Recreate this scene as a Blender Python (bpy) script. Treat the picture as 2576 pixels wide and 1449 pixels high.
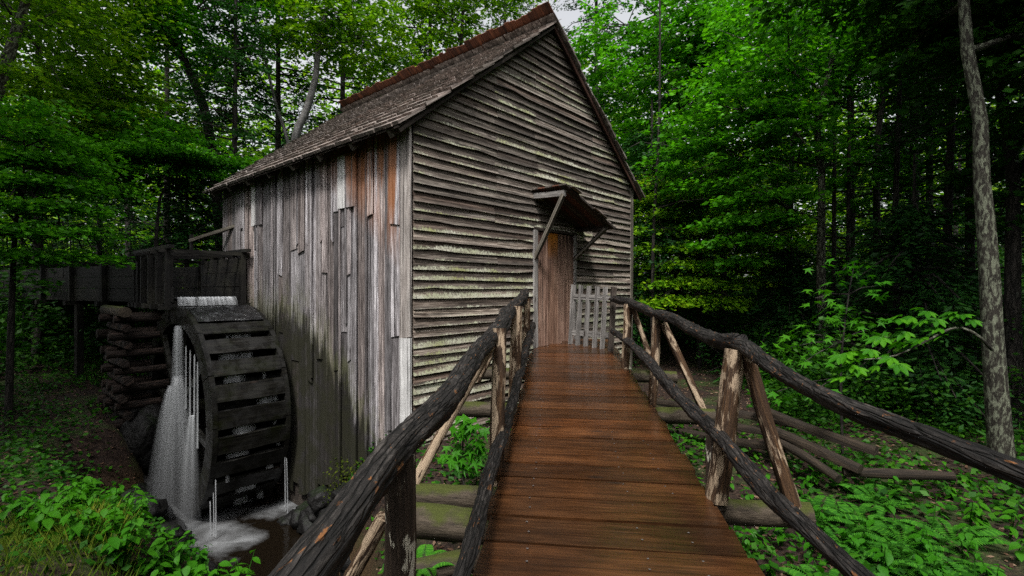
import bpy, math, random
import numpy as np
from mathutils import Vector, Matrix, noise

for o in list(bpy.data.objects):
    bpy.data.objects.remove(o, do_unlink=True)
SC = bpy.context.scene
COL = SC.collection
R = math.radians
random.seed(7)
RNG = np.random.default_rng(11)

# ------------------------------------------------------------------ camera
CH = 3.6            # camera height above the pool's water
FP, CX, CY = 1250.0, 1288.0, 724.5      # focal length and centre of a 2576 px wide frame
cam = bpy.data.cameras.new('camera')
cam.sensor_width = 36.0
cam.lens = FP / 2576.0 * 36.0
cam.clip_start = 0.05
cam.clip_end = 500.0
camo = bpy.data.objects.new('camera', cam)
COL.objects.link(camo)
camo.location = (0, 0, CH)
camo.rotation_euler = (R(90), 0, 0)
SC.camera = camo

# ------------------------------------------------------------------ world and sun (overcast)
SUN_EL, SUN_AZ = R(58), R(190)
w = bpy.data.worlds.new('World')
SC.world = w
w.use_nodes = True
nt = w.node_tree
nt.nodes.clear()
sky = nt.nodes.new('ShaderNodeTexSky')
sky.sky_type = 'NISHITA'
sky.sun_disc = False
sky.sun_elevation = SUN_EL
sky.sun_rotation = SUN_AZ
sky.dust_density = 4.0
sky.air_density = 1.0
hsv = nt.nodes.new('ShaderNodeHueSaturation')
hsv.inputs['Saturation'].default_value = 0.14
bg = nt.nodes.new('ShaderNodeBackground')
bg.inputs['Strength'].default_value = 0.125
wo = nt.nodes.new('ShaderNodeOutputWorld')
nt.links.new(sky.outputs[0], hsv.inputs['Color'])
nt.links.new(hsv.outputs[0], bg.inputs['Color'])
nt.links.new(bg.outputs[0], wo.inputs['Surface'])
sun = bpy.data.lights.new('sun', 'SUN')
sun.energy = 2.2
sun.angle = R(10)
sun.color = (1.0, 0.97, 0.93)
suno = bpy.data.objects.new('sun', sun)
COL.objects.link(suno)
# direction towards the sun: azimuth measured like the sky texture (clockwise from +Y)
sd = Vector((math.sin(SUN_AZ) * math.cos(SUN_EL), math.cos(SUN_AZ) * math.cos(SUN_EL), math.sin(SUN_EL)))
suno.rotation_euler = sd.to_track_quat('Z', 'Y').to_euler()
SC.view_settings.view_transform = 'Standard'
SC.view_settings.look = 'None'
SC.view_settings.exposure = 1.1
SC.view_settings.gamma = 1.0
SC.cycles.use_denoising = False          # keep the fine grain of wood and leaves
SC.cycles.use_adaptive_sampling = False
SC.cycles.max_bounces = 6
SC.cycles.diffuse_bounces = 3
SC.cycles.glossy_bounces = 3
SC.cycles.transmission_bounces = 4
SC.cycles.transparent_max_bounces = 12
SC.cycles.caustics_reflective = False
SC.cycles.caustics_refractive = False
SC.cycles.sample_clamp_indirect = 2.5

# ------------------------------------------------------------------ frames
def at(x, y, d):
    """world point seen at pixel (x, y) of the 2576 px frame, d metres in front of the camera"""
    return Vector(((x - CX) / FP * d, d, (CY - y) / FP * d + CH))

HA = R(41)
U = Vector((math.sin(HA), math.cos(HA), 0))
V = Vector((-math.cos(HA), math.sin(HA), 0))
P0 = Vector((-1.26, 6.2, 0))
HM = Matrix(((U.x, V.x, 0, P0.x), (U.y, V.y, 0, P0.y), (0, 0, 1, CH), (0, 0, 0, 1)))
def H(s, t, z):
    return HM @ Vector((s, t, z))

# ------------------------------------------------------------------ object helpers
def tag(o, label=None, cat=None, group=None, kind=None):
    if label: o['label'] = label
    if cat: o['category'] = cat
    if group: o['group'] = group
    if kind: o['kind'] = kind
    return o

def empty(name, loc, label=None, cat=None, group=None):
    o = bpy.data.objects.new(name, None)
    o.location = loc
    o.empty_display_size = 0.2
    COL.objects.link(o)
    return tag(o, label, cat, group)

WORLD = {}
def put(name, me, parent=None, mw=None, kind=None):
    o = bpy.data.objects.new(name, me)
    COL.objects.link(o)
    mw = mw.copy() if mw is not None else Matrix.Identity(4)
    if parent is not None:
        pw = WORLD.get(parent.name)
        if pw is None:
            pw = Matrix.Translation(parent.location)
        o.parent = parent
        o.matrix_parent_inverse = pw.inverted()
    o.matrix_basis = mw
    WORLD[o.name] = mw
    if kind: o['kind'] = kind
    return o

def mesh(name, verts, faces, mat=None, smooth=False, uv=None):
    me = bpy.data.meshes.new(name)
    me.from_pydata([tuple(v) for v in verts], [], faces)
    if uv is not None:
        ul = me.uv_layers.new(name='UVMap')
        li = np.empty(len(me.loops), dtype=np.int32)
        me.loops.foreach_get('vertex_index', li)
        ul.data.foreach_set('uv', np.asarray(uv, dtype=np.float32)[li].ravel())
    if mat: me.materials.append(mat)
    if smooth:
        me.polygons.foreach_set('use_smooth', [True] * len(me.polygons))
    me.update()
    return me

def quads_mesh(name, verts, nquad, mat, smooth=False, per=4):
    """verts (n*per,3) numpy -> mesh of n loose polygons with 'per' corners"""
    me = bpy.data.meshes.new(name)
    nv = nquad * per
    me.vertices.add(nv)
    me.vertices.foreach_set('co', np.ascontiguousarray(verts, dtype=np.float32).ravel())
    me.loops.add(nv)
    me.loops.foreach_set('vertex_index', np.arange(nv, dtype=np.int32))
    me.polygons.add(nquad)
    me.polygons.foreach_set('loop_start', np.arange(0, nv, per, dtype=np.int32))
    me.polygons.foreach_set('loop_total', np.full(nquad, per, dtype=np.int32))
    if mat: me.materials.append(mat)
    me.update(calc_edges=True)
    return me

class MB:
    def __init__(self): self.v = []; self.f = []; self.uv = []
    def add(self, v, f, uv=None):
        b = len(self.v)
        self.v += [tuple(p) for p in v]
        self.f += [tuple(i + b for i in q) for q in f]
        self.uv += (list(uv) if uv is not None else [(p[0], p[1]) for p in v])
    def box(self, c, sx, sy, sz, M=None):
        vs = [Vector((c[0] + i * sx / 2, c[1] + j * sy / 2, c[2] + k * sz / 2)) for i in (-1, 1) for j in (-1, 1) for k in (-1, 1)]
        if M is not None: vs = [M @ p for p in vs]
        self.add(vs, [(0, 1, 3, 2), (4, 6, 7, 5), (0, 4, 5, 1), (2, 3, 7, 6), (0, 2, 6, 4), (1, 5, 7, 3)])
    def build(self, name, mat, parent=None, mw=None, smooth=False, kind=None):
        return put(name, mesh(name, self.v, self.f, mat, smooth, self.uv), parent, mw, kind)

def frame_x(a, b, up=(0, 0, 1)):
    """matrix whose local X runs from a to b, local Z near up, origin at a"""
    x = (Vector(b) - Vector(a)).normalized()
    up = Vector(up)
    y = up.cross(x)
    if y.length < 1e-4: y = Vector((0, 1, 0)).cross(x)
    y.normalize()
    z = x.cross(y)
    return Matrix(((x.x, y.x, z.x, a[0]), (x.y, y.y, z.y, a[1]), (x.z, y.z, z.z, a[2]), (0, 0, 0, 1)))

def plank_mesh(name, L, W, T, mat, segs=3, jit=0.004, cup=0.0, endj=0.01, rnd=random):
    """a sawn board along local X (0..L), width along Y (centred), thickness along Z (0..T)"""
    v, f = [], []
    e0, e1 = rnd.uniform(-endj, endj), rnd.uniform(-endj, endj)
    for i in range(segs + 1):
        x = L * i / segs
        for (sy, sz) in ((-1, 0), (1, 0), (1, 1), (-1, 1)):
            xx = x
            if i == 0: xx += e0 * sy * 0.5
            if i == segs: xx += e1 * sy * 0.5
            v.append((xx, sy * W / 2 + rnd.uniform(-jit, jit), sz * T + rnd.uniform(-jit, jit) * 0.5 + (cup if sz == 1 else 0)))
    for i in range(segs):
        a, b = i * 4, i * 4 + 4
        for k in range(4):
            k2 = (k + 1) % 4
            f.append((a + k, b + k, b + k2, a + k2))
    f.append((0, 1, 2, 3)); f.append(tuple(segs * 4 + k for k in (3, 2, 1, 0)))
    return mesh(name, v, f, mat)

def beam(name, a, b, w, h, mat, parent, up=(0, 0, 1), segs=3, jit=0.006, kind=None):
    a, b = Vector(a), Vector(b)
    M = frame_x(a, b, up)
    me = plank_mesh(name, (b - a).length, w, h, mat, segs, jit)
    return put(name, me, parent, M @ Matrix.Translation((0, 0, -h / 2)), kind)

def catmull(pts, rad, step):
    pts = [Vector(p) for p in pts]
    out, ro = [], []
    n = len(pts)
    for i in range(n - 1):
        p0 = pts[max(i - 1, 0)]; p1 = pts[i]; p2 = pts[i + 1]; p3 = pts[min(i + 2, n - 1)]
        k = max(1, int((p2 - p1).length / step))
        for j in range(k):
            t = j / k
            out.append(0.5 * ((2 * p1) + (p2 - p0) * t + (2 * p0 - 5 * p1 + 4 * p2 - p3) * t * t + (3 * p1 - p0 - 3 * p2 + p3) * t ** 3))
            ro.append(rad[i] * (1 - t) + rad[i + 1] * t)
    out.append(pts[-1]); ro.append(rad[-1])
    return out, ro

def tube(mb, pts, rad, nseg=8, step=0.3, amp=0.0, freq=3.0, fine=0.0, seed=0.0, cap=True, ridge=0.0):
    P, Rr = catmull(pts, rad, step)
    n = len(P)
    tprev = (P[1] - P[0]).normalized()
    nx = tprev.orthogonal().normalized()
    vs, fs, uv = [], [], []
    L = 0.0
    for i in range(n):
        t = (P[min(i + 1, n - 1)] - P[max(i - 1, 0)]).normalized()
        q = tprev.rotation_difference(t)
        nx = (q @ nx).normalized()
        tprev = t
        ny = t.cross(nx)
        if i: L += (P[i] - P[i - 1]).length
        for k in range(nseg + 1):
            a = 2 * math.pi * (k % nseg) / nseg
            c, s = math.cos(a), math.sin(a)
            r = Rr[i]
            if amp: r *= 1 + amp * noise.noise((c * 1.1 + seed, s * 1.1, L * freq))
            if ridge: r *= 1 - ridge * max(0.0, noise.noise((c * 3.2 + seed, s * 3.2, L * 1.6 + 7)) - 0.12) * 2
            if fine: r *= 1 + fine * noise.noise((c * 5 + seed, s * 5, L * freq * 6))
            vs.append(P[i] + (nx * c + ny * s) * r)
            uv.append((L, a * Rr[i] if k < nseg else 2 * math.pi * Rr[i]))
    m = nseg + 1
    for i in range(n - 1):
        for k in range(nseg):
            fs.append((i * m + k, i * m + k + 1, (i + 1) * m + k + 1, (i + 1) * m + k))
    if cap:
        for base, rev in ((0, True), ((n - 1) * m, False)):      # sawn ends with their own corners, so they stay crisp
            b0 = len(vs); cen = sum((vs[base + k] for k in range(nseg)), Vector()) / nseg
            for k in range(nseg): vs.append(vs[base + k].copy()); uv.append((0.05 * math.cos(6.283 * k / nseg), 0.05 * math.sin(6.283 * k / nseg)))
            ring = tuple(b0 + k for k in range(nseg))
            fs.append(ring[::-1] if rev else ring)
    mb.add(vs, fs, uv)

def log(name, pts, rad, mat, parent, nseg=12, step=0.06, amp=0.18, freq=2.5, fine=0.05, ridge=0.12, kind=None):
    mb = MB()
    tube(mb, pts, rad, nseg, step, amp, freq, fine, random.random() * 50, True, ridge)
    return mb.build(name, mat, parent, None, True, kind)

# ------------------------------------------------------------------ node helpers
class NT:
    def __init__(self, name):
        self.m = bpy.data.materials.new(name)
        self.m.use_nodes = True
        self.t = self.m.node_tree
        self.b = self.t.nodes['Principled BSDF']
        self.out = self.t.nodes['Material Output']
    def n(self, ty, **kw):
        nd = self.t.nodes.new(ty)
        for k, v in kw.items(): setattr(nd, k, v)
        return nd
    def set(self, sock, v):
        if hasattr(v, 'links') or isinstance(v, bpy.types.NodeSocket): self.t.links.new(v, sock)
        elif isinstance(v, tuple) and len(v) == 3 and sock.type == 'RGBA': sock.default_value = (*v, 1)
        else: sock.default_value = v
    def coord(self, kind):
        if kind == 'POS': return self.n('ShaderNodeNewGeometry').outputs['Position']
        return self.n('ShaderNodeTexCoord').outputs[kind]
    def rand(self): return self.n('ShaderNodeObjectInfo').outputs['Random']
    def island(self): return self.n('ShaderNodeNewGeometry').outputs['Random Per Island']
    def mapv(self, v, scale=(1, 1, 1), off=None):
        nd = self.n('ShaderNodeVectorMath', operation='MULTIPLY')
        self.set(nd.inputs[0], v); nd.inputs[1].default_value = scale
        if off is None: return nd.outputs[0]
        a = self.n('ShaderNodeVectorMath', operation='ADD')
        self.set(a.inputs[0], nd.outputs[0])
        s = self.n('ShaderNodeVectorMath', operation='SCALE')
        s.inputs[0].default_value = (37.0, 91.0, 53.0); self.set(s.inputs['Scale'], off)
        self.set(a.inputs[1], s.outputs[0])
        return a.outputs[0]
    def noise(self, v, scale=1.0, detail=4.0, rough=0.55, dist=0.0):
        nd = self.n('ShaderNodeTexNoise')
        self.set(nd.inputs['Vector'], v)
        nd.inputs['Scale'].default_value = scale; nd.inputs['Detail'].default_value = detail
        nd.inputs['Roughness'].default_value = rough; nd.inputs['Distortion'].default_value = dist
        return nd.outputs['Fac']
    def ramp(self, fac, stops, interp='LINEAR'):
        nd = self.n('ShaderNodeValToRGB')
        cr = nd.color_ramp
        cr.interpolation = interp
        while len(cr.elements) < len(stops): cr.elements.new(0.5)
        for e, (p, c) in zip(cr.elements, stops):
            e.position = p
            if isinstance(c, (int, float)): c = (c, c, c)
            e.color = (*c, 1)
        self.set(nd.inputs[0], fac)
        return nd.outputs[0]
    def mix(self, fac, a, b, mode='MIX'):
        nd = self.n('ShaderNodeMix', data_type='RGBA', blend_type=mode)
        self.set(nd.inputs[0], fac)
        self.set(nd.inputs[6], a); self.set(nd.inputs[7], b)
        return nd.outputs[2]
    def math(self, op, a, b=None, c=None, clamp=False):
        nd = self.n('ShaderNodeMath', operation=op, use_clamp=clamp)
        self.set(nd.inputs[0], a)
        if b is not None: self.set(nd.inputs[1], b)
        if c is not None: self.set(nd.inputs[2], c)
        return nd.outputs[0]
    def sep(self, v):
        nd = self.n('ShaderNodeSeparateXYZ'); self.set(nd.inputs[0], v); return nd.outputs
    def bump(self, h, strength=0.4, dist=0.01):
        nd = self.n('ShaderNodeBump')
        nd.inputs['Strength'].default_value = strength; nd.inputs['Distance'].default_value = dist
        self.set(nd.inputs['Height'], h)
        self.t.links.new(nd.outputs[0], self.b.inputs['Normal'])
    def finish(self, col, rough=0.8, spec=0.3):
        self.set(self.b.inputs['Base Color'], col)
        self.set(self.b.inputs['Roughness'], rough)
        self.set(self.b.inputs['Specular IOR Level'], spec)
        return self.m

def grain(T, kind='Object', a=(0.8, 38, 38), b=(6, 85, 85)):
    r = T.rand()
    c = T.coord(kind)
    g1 = T.noise(T.mapv(c, a, r), 1.0, 5, 0.6, 0.4)
    g2 = T.noise(T.mapv(c, b, r), 1.0, 3, 0.6)
    big = T.noise(T.mapv(c, (2.2, 8, 8), r), 1.0, 4, 0.6)
    return r, c, g1, g2, big

def wood(name, dark, mid, light, vary=0.5, rough=0.85, spec=0.25, stain=None, kind='Object', a=(0.8, 38, 38), b=(6, 85, 85), bump=0.6, tints=None, knots=True, cracks=0.16):
    T = NT(name)
    r, c, g1, g2, big = grain(T, kind, a, b)
    g = T.math('ADD', T.math('MULTIPLY', g1, 0.62), T.math('MULTIPLY', g2, 0.38))
    col = T.ramp(g, [(0.33, dark), (0.49, mid), (0.65, light)])
    crack = T.ramp(T.noise(T.mapv(c, (0.55, 48, 48), r), 1.0, 3, 0.6, 0.3), [(0.34, cracks), (0.43, 1.0)])
    col = T.mix(1.0, col, crack, 'MULTIPLY')
    if knots:
        vo = T.n('ShaderNodeTexVoronoi'); T.set(vo.inputs['Vector'], T.mapv(c, (1.7, 5.5, 5.5), r)); vo.inputs['Scale'].default_value = 1.0
        kn = T.ramp(vo.outputs['Distance'], [(0.05, 1.0), (0.13, 0.0)])
        col = T.mix(T.math('MULTIPLY', T.sep(kn)[0], 0.8), col, (0.018, 0.011, 0.008))
    k = T.math('MULTIPLY_ADD', r, vary, 1 - vary * 0.55)
    kb = T.math('MULTIPLY_ADD', big, 1.5, 0.25)
    cc = T.n('ShaderNodeCombineColor')
    kk = T.math('MULTIPLY', k, kb)
    for i in range(3): T.set(cc.inputs[i], kk)
    col = T.mix(1.0, col, cc.outputs[0], 'MULTIPLY')
    if tints:
        r2 = T.math('FRACT', T.math('MULTIPLY', r, 7.31))
        col = T.mix(1.0, col, T.ramp(r2, tints), 'MULTIPLY')
    rg = rough
    if stain: col, rg = stain(T, col, rough, g, big)
    T.bump(g, bump, 0.006)
    return T.finish(col, rg, spec)
# ------------------------------------------------------------------ materials
def lichen_light_stain(T, col, rough, g, big):
    x, y, z = T.sep(T.coord('Object'))
    p = T.coord('POS')
    zc = T.sep(p)[2]
    n1 = T.noise(p, 0.75, 4, 0.65)
    n2 = T.noise(p, 30, 3, 0.75)
    edge = T.math('MULTIPLY_ADD', z, -7.0, 0.50)                     # crust sits on the lower, weathered lip of a board
    low = T.ramp(T.math('DIVIDE', zc, 8.0), [(0.16, 0.60), (0.42, 0.50), (0.58, 0.13), (0.9, 0.0)])
    m = T.math('ADD', T.math('ADD', edge, T.math('MULTIPLY', n1, 1.7)), T.math('MULTIPLY', n2, 0.9))
    m = T.math('ADD', m, T.math('MULTIPLY_ADD', T.sep(low)[0], 1.0, -0.17))
    m = T.math('ADD', m, T.math('MULTIPLY_ADD', T.math('FRACT', T.math('MULTIPLY', T.rand(), 13.7)), 0.9, -0.5))
    mask = T.ramp(T.math('SUBTRACT', m, 1.30), [(0.42, 0.0), (0.62, 1.0)])
    hue = T.ramp(T.noise(p, 2.3, 2, 0.5), [(0.35, (0.46, 0.46, 0.37)), (0.57, (0.33, 0.345, 0.22)), (0.75, (0.25, 0.26, 0.08))])
    col = T.mix(T.ramp(T.math('DIVIDE', zc, 8.0), [(0.42, 0.0), (0.66, 1.0)]), col, T.mix(1.0, col, (0.76, 0.78, 0.80), 'MULTIPLY'))   # shade under the roof, put into the colour of the higher boards
    lip = T.ramp(z, [(0.0, 0.42), (0.05, 0.0)])                        # paler grey lip, a painted highlight along the lower edge
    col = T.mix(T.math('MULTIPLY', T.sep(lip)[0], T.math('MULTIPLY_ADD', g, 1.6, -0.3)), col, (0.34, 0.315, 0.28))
    col = T.mix(T.math('MULTIPLY', mask, T.ramp(n2, [(0.42, 0.25), (0.56, 0.95)])), col, hue)
    return col, 0.9

def wet_shade_stain(T, col, rough, g, big):
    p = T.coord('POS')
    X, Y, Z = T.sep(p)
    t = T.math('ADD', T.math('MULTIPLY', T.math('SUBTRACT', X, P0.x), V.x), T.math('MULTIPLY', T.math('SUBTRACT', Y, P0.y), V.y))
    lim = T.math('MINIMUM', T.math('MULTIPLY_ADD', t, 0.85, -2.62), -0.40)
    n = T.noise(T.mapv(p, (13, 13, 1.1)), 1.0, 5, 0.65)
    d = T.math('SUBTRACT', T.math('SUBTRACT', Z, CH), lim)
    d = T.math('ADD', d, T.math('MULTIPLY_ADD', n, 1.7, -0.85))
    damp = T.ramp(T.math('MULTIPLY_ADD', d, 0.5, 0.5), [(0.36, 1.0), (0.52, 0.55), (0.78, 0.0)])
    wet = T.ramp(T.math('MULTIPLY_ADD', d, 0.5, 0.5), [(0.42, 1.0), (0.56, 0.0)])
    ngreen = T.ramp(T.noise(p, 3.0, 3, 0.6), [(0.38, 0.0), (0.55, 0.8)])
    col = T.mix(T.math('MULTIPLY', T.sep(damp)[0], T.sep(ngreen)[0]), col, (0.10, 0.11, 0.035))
    col = T.mix(T.math('MULTIPLY', T.sep(wet)[0], 0.9), col, T.mix(g, (0.003, 0.003, 0.0025), (0.014, 0.012, 0.009)))  # wet boards and the shade over them, both put into this black
    # rust-orange unweathered wood kept dry under the eave near the front corner
    hi = T.math('SUBTRACT', T.math('SUBTRACT', Z, CH), T.math('MULTIPLY_ADD', t, 0.75, 0.05))
    fr = T.math('MULTIPLY', T.ramp(hi, [(0.0, 0.0), (0.8, 1.0)]), T.ramp(T.noise(T.mapv(p, (9, 9, 0.5)), 1.0, 3, 0.6), [(0.36, 0.0), (0.50, 1.0)]))
    col = T.mix(T.math('MULTIPLY', fr, 0.88), col, T.mix(g, (0.10, 0.03, 0.012), (0.42, 0.17, 0.06)))
    return col, 0.85

TN = [(0.0, (0.45, 0.42, 0.42)), (0.3, (0.95, 0.94, 0.96)), (0.6, (1.0, 0.86, 0.79)), (0.8, (1.1, 1.08, 1.1)), (1.0, (1.35, 1.33, 1.36))]
M_CLAP = wood('clapboard_wood', (0.020, 0.015, 0.012), (0.135, 0.108, 0.088), (0.40, 0.35, 0.30), 0.9, 0.85, 0.2, lichen_light_stain,
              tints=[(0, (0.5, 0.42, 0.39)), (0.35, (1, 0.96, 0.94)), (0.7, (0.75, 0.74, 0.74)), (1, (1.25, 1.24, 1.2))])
M_SIDE = wood('grey_board_wood', (0.022, 0.019, 0.019), (0.175, 0.164, 0.166), (0.48, 0.468, 0.475), 0.8, 0.85, 0.2, wet_shade_stain, tints=TN)
M_PALE = wood('pale_board_wood', (0.25, 0.245, 0.24), (0.48, 0.47, 0.465), (0.64, 0.63, 0.625), 0.1, 0.85, 0.2, knots=False)
M_DARKWOOD = wood('dark_old_wood', (0.008, 0.006, 0.005), (0.035, 0.027, 0.022), (0.09, 0.075, 0.06), 0.4)
M_SHIN = wood('shingle_wood', (0.035, 0.028, 0.024), (0.17, 0.145, 0.13), (0.40, 0.355, 0.33), 0.5, 0.8, 0.25,
              tints=[(0, (0.7, 0.7, 0.66)), (0.35, (0.95, 0.92, 0.9)), (0.7, (1.05, 0.97, 0.94)), (1, (1.2, 1.18, 1.16))])
M_CAP = wood('red_brown_wood', (0.026, 0.009, 0.005), (0.10, 0.034, 0.016), (0.21, 0.075, 0.034), 0.8, 0.7, 0.3)
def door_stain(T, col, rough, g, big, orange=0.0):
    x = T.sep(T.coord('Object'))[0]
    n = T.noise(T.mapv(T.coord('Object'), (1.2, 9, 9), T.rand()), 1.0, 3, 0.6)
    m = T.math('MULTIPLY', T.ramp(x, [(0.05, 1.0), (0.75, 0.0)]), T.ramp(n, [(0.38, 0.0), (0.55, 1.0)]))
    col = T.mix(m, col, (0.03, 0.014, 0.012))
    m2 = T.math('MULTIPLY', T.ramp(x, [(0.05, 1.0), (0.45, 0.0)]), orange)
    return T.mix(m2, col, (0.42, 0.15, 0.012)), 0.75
M_DOOR = wood('door_wood', (0.05, 0.026, 0.018), (0.23, 0.135, 0.098), (0.44, 0.30, 0.23), 0.3, 0.8, 0.25, door_stain)
M_CORNER = wood('corner_board_wood', (0.09, 0.075, 0.068), (0.30, 0.265, 0.245), (0.50, 0.465, 0.44), 0.1)
M_BARGE = wood('barge_wood', (0.012, 0.006, 0.004), (0.045, 0.020, 0.013), (0.10, 0.05, 0.035), 0.3)
M_DOOR2 = wood('door_wood_orange', (0.04, 0.020, 0.013), (0.18, 0.10, 0.068), (0.36, 0.235, 0.17), 0.1, 0.8, 0.25, lambda *q: door_stain(*q, orange=0.85))
M_PICK = wood('picket_wood', (0.055, 0.05, 0.047), (0.17, 0.158, 0.148), (0.31, 0.295, 0.28), 0.3, 0.85, 0.2)
M_BRACE = wood('brace_wood', (0.02, 0.017, 0.014), (0.10, 0.088, 0.07), (0.22, 0.20, 0.165), 0.4)

def deck_stain(T, col, rough, g, big):
    p = T.coord('POS')
    n = T.noise(p, 1.3, 4, 0.6)
    rg = T.ramp(T.math('ADD', T.math('MULTIPLY', n, 0.7), T.math('MULTIPLY', g, 0.3)), [(0.36, 0.11), (0.66, 0.38)])
    col = T.mix(T.ramp(T.noise(p, 2.0, 4, 0.6), [(0.45, 0.0), (0.75, 0.7)]), col, (0.014, 0.008, 0.005))
    return col, rg
M_DECK = wood('wet_deck_wood', (0.020, 0.0078, 0.003), (0.052, 0.0195, 0.0066), (0.095, 0.037, 0.0125), 0.6, 0.35, 0.5, deck_stain, a=(1.6, 34, 34), b=(6, 95, 95), bump=0.22, cracks=0.72, tints=[(0, (0.65, 0.68, 0.7)), (0.4, (0.95, 0.95, 0.95)), (0.75, (0.8, 0.92, 1.1)), (1, (1.2, 1.1, 1.0))])
def slime_stain(T, col, rough, g, big):
    p = T.coord('POS')
    m = T.ramp(T.noise(p, 3.2, 5, 0.65), [(0.5, 0.0), (0.68, 0.85)])
    return T.mix(m, col, T.mix(g, (0.0025, 0.003, 0.001), (0.010, 0.012, 0.0035))), T.ramp(T.noise(p, 6, 3, 0.6), [(0.4, 0.18), (0.6, 0.6)])
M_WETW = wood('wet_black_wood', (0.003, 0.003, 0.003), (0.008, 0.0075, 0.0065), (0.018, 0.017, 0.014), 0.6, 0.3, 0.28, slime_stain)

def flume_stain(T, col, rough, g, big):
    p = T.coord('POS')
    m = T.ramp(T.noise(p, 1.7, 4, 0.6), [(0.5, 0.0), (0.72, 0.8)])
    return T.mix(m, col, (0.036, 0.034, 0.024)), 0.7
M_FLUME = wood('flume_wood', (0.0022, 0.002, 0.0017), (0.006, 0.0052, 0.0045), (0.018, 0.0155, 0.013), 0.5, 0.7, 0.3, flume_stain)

def bark_mat(name, c0, c1, c2, patch=None, pscale=2.0, pr=(0.52, 0.62), a=(3.0, 16, 1), rough=0.85, spec=0.3, bump=0.9, moss=None, fiss=None):
    """log and trunk bark; runs along the tube through its UV map"""
    T = NT(name)
    uv = T.coord('UV')
    r = T.rand()
    u = T.mapv(uv, (a[0], a[1], 1), r)
    g1 = T.noise(u, 1.0, 6, 0.65, 0.6)
    g2 = T.noise(T.mapv(uv, (a[0] * 4, a[1] * 4, 1), r), 1.0, 4, 0.6)
    g = T.math('ADD', T.math('MULTIPLY', g1, 0.65), T.math('MULTIPLY', g2, 0.35))
    col = T.ramp(g, [(0.32, c0), (0.5, c1), (0.68, c2)])
    if patch:
        p = T.coord('POS')
        m = T.math('ADD', T.math('MULTIPLY', T.noise(T.mapv(uv, (pscale, pscale * 2.6, 1), r), 1.0, 5, 0.6, 0.5), 0.8), T.math('MULTIPLY', g2, 0.2))
        col = T.mix(T.ramp(m, [(pr[0], 0.0), (pr[1], 1.0)]), col, T.mix(g2, tuple(x * 0.45 for x in patch), patch))
    if moss:
        nz = T.sep(T.n('ShaderNodeNewGeometry').outputs['Normal'])[2]
        p = T.coord('POS')
        mm = T.math('ADD', T.math('MULTIPLY', nz, 0.35), T.noise(p, 4.0, 4, 0.6))
        col = T.mix(T.ramp(mm, [(moss[1], 0.0), (moss[1] + 0.15, 1.0)]), col, T.mix(g2, tuple(x * 0.4 for x in moss[0]), moss[0]))
    hgt = g
    if fiss:
        wv = T.n('ShaderNodeVectorMath', operation='ADD')
        T.set(wv.inputs[0], T.mapv(uv, (fiss[0], fiss[1], 1), r))
        sc = T.n('ShaderNodeVectorMath', operation='SCALE'); T.set(sc.inputs[0], T.mapv(uv, (1, 1, 1)))
        ns = T.n('ShaderNodeTexNoise'); T.set(ns.inputs['Vector'], T.mapv(uv, (fiss[0] * 1.3, fiss[1] * 0.8, 1), r)); ns.inputs['Scale'].default_value = 1.0; ns.inputs['Detail'].default_value = 3.0
        T.set(sc.inputs[0], ns.outputs['Color']); sc.inputs['Scale'].default_value = 1.1
        T.set(wv.inputs[1], sc.outputs[0])
        vo = T.n('ShaderNodeTexVoronoi', feature='DISTANCE_TO_EDGE'); T.set(vo.inputs['Vector'], wv.outputs[0]); vo.inputs['Scale'].default_value = 1.0
        fz = T.ramp(vo.outputs['Distance'], [(0.0, 0.25), (0.14, 1.0)])
        col = T.mix(1.0, col, fz, 'MULTIPLY')
        hgt = T.math('ADD', T.math('MULTIPLY', g, 0.6), T.math('MULTIPLY', T.sep(fz)[0], 0.8))
    T.bump(hgt, bump, 0.014)
    return T.finish(col, rough, spec)

M_RAIL = bark_mat('charred_rail_bark', (0.003, 0.003, 0.003), (0.014, 0.012, 0.011), (0.07, 0.062, 0.056), (0.20, 0.085, 0.03), 14.0, (0.60, 0.635), (7, 34, 1), 0.7, 0.25, 0.9, fiss=(3.4, 46))
M_POST = bark_mat('peeled_post_bark', (0.007, 0.004, 0.003), (0.036, 0.018, 0.008), (0.12, 0.062, 0.026), (0.42, 0.315, 0.215), 3.4, (0.505, 0.545), (2.2, 46, 1), 0.75, 0.3, 0.9)
M_POSTD = bark_mat('dark_post_bark', (0.006, 0.005, 0.004), (0.024, 0.016, 0.011), (0.07, 0.05, 0.035), (0.50, 0.47, 0.38), 9.0, (0.565, 0.59), (2.2, 36, 1), 0.6, 0.35, 0.8)
M_MOSSLOG = bark_mat('mossy_log_bark', (0.01, 0.008, 0.006), (0.04, 0.03, 0.02), (0.09, 0.07, 0.05), None, a=(4, 24, 1), moss=((0.05, 0.06, 0.007), 0.68), bump=1.0)
M_CRIB = bark_mat('crib_log_wood', (0.004, 0.003, 0.002), (0.020, 0.012, 0.009), (0.065, 0.040, 0.030), None, a=(2.2, 26, 1), fiss=(3, 24))
M_SPLIT = bark_mat('split_rail_wood', (0.004, 0.003, 0.002), (0.020, 0.014, 0.009), (0.065, 0.045, 0.028), None, a=(2, 30, 1))
M_BARK = bark_mat('forest_bark', (0.006, 0.005, 0.004), (0.022, 0.018, 0.015), (0.06, 0.052, 0.045), (0.10, 0.105, 0.085), 4.0, (0.60, 0.68), (4, 14, 1), fiss=(4, 15))
M_BARKP = bark_mat('pale_bark', (0.02, 0.019, 0.018), (0.10, 0.095, 0.092), (0.22, 0.215, 0.21), (0.03, 0.027, 0.025), 2.4, (0.56, 0.64), (8, 6, 1))
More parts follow.
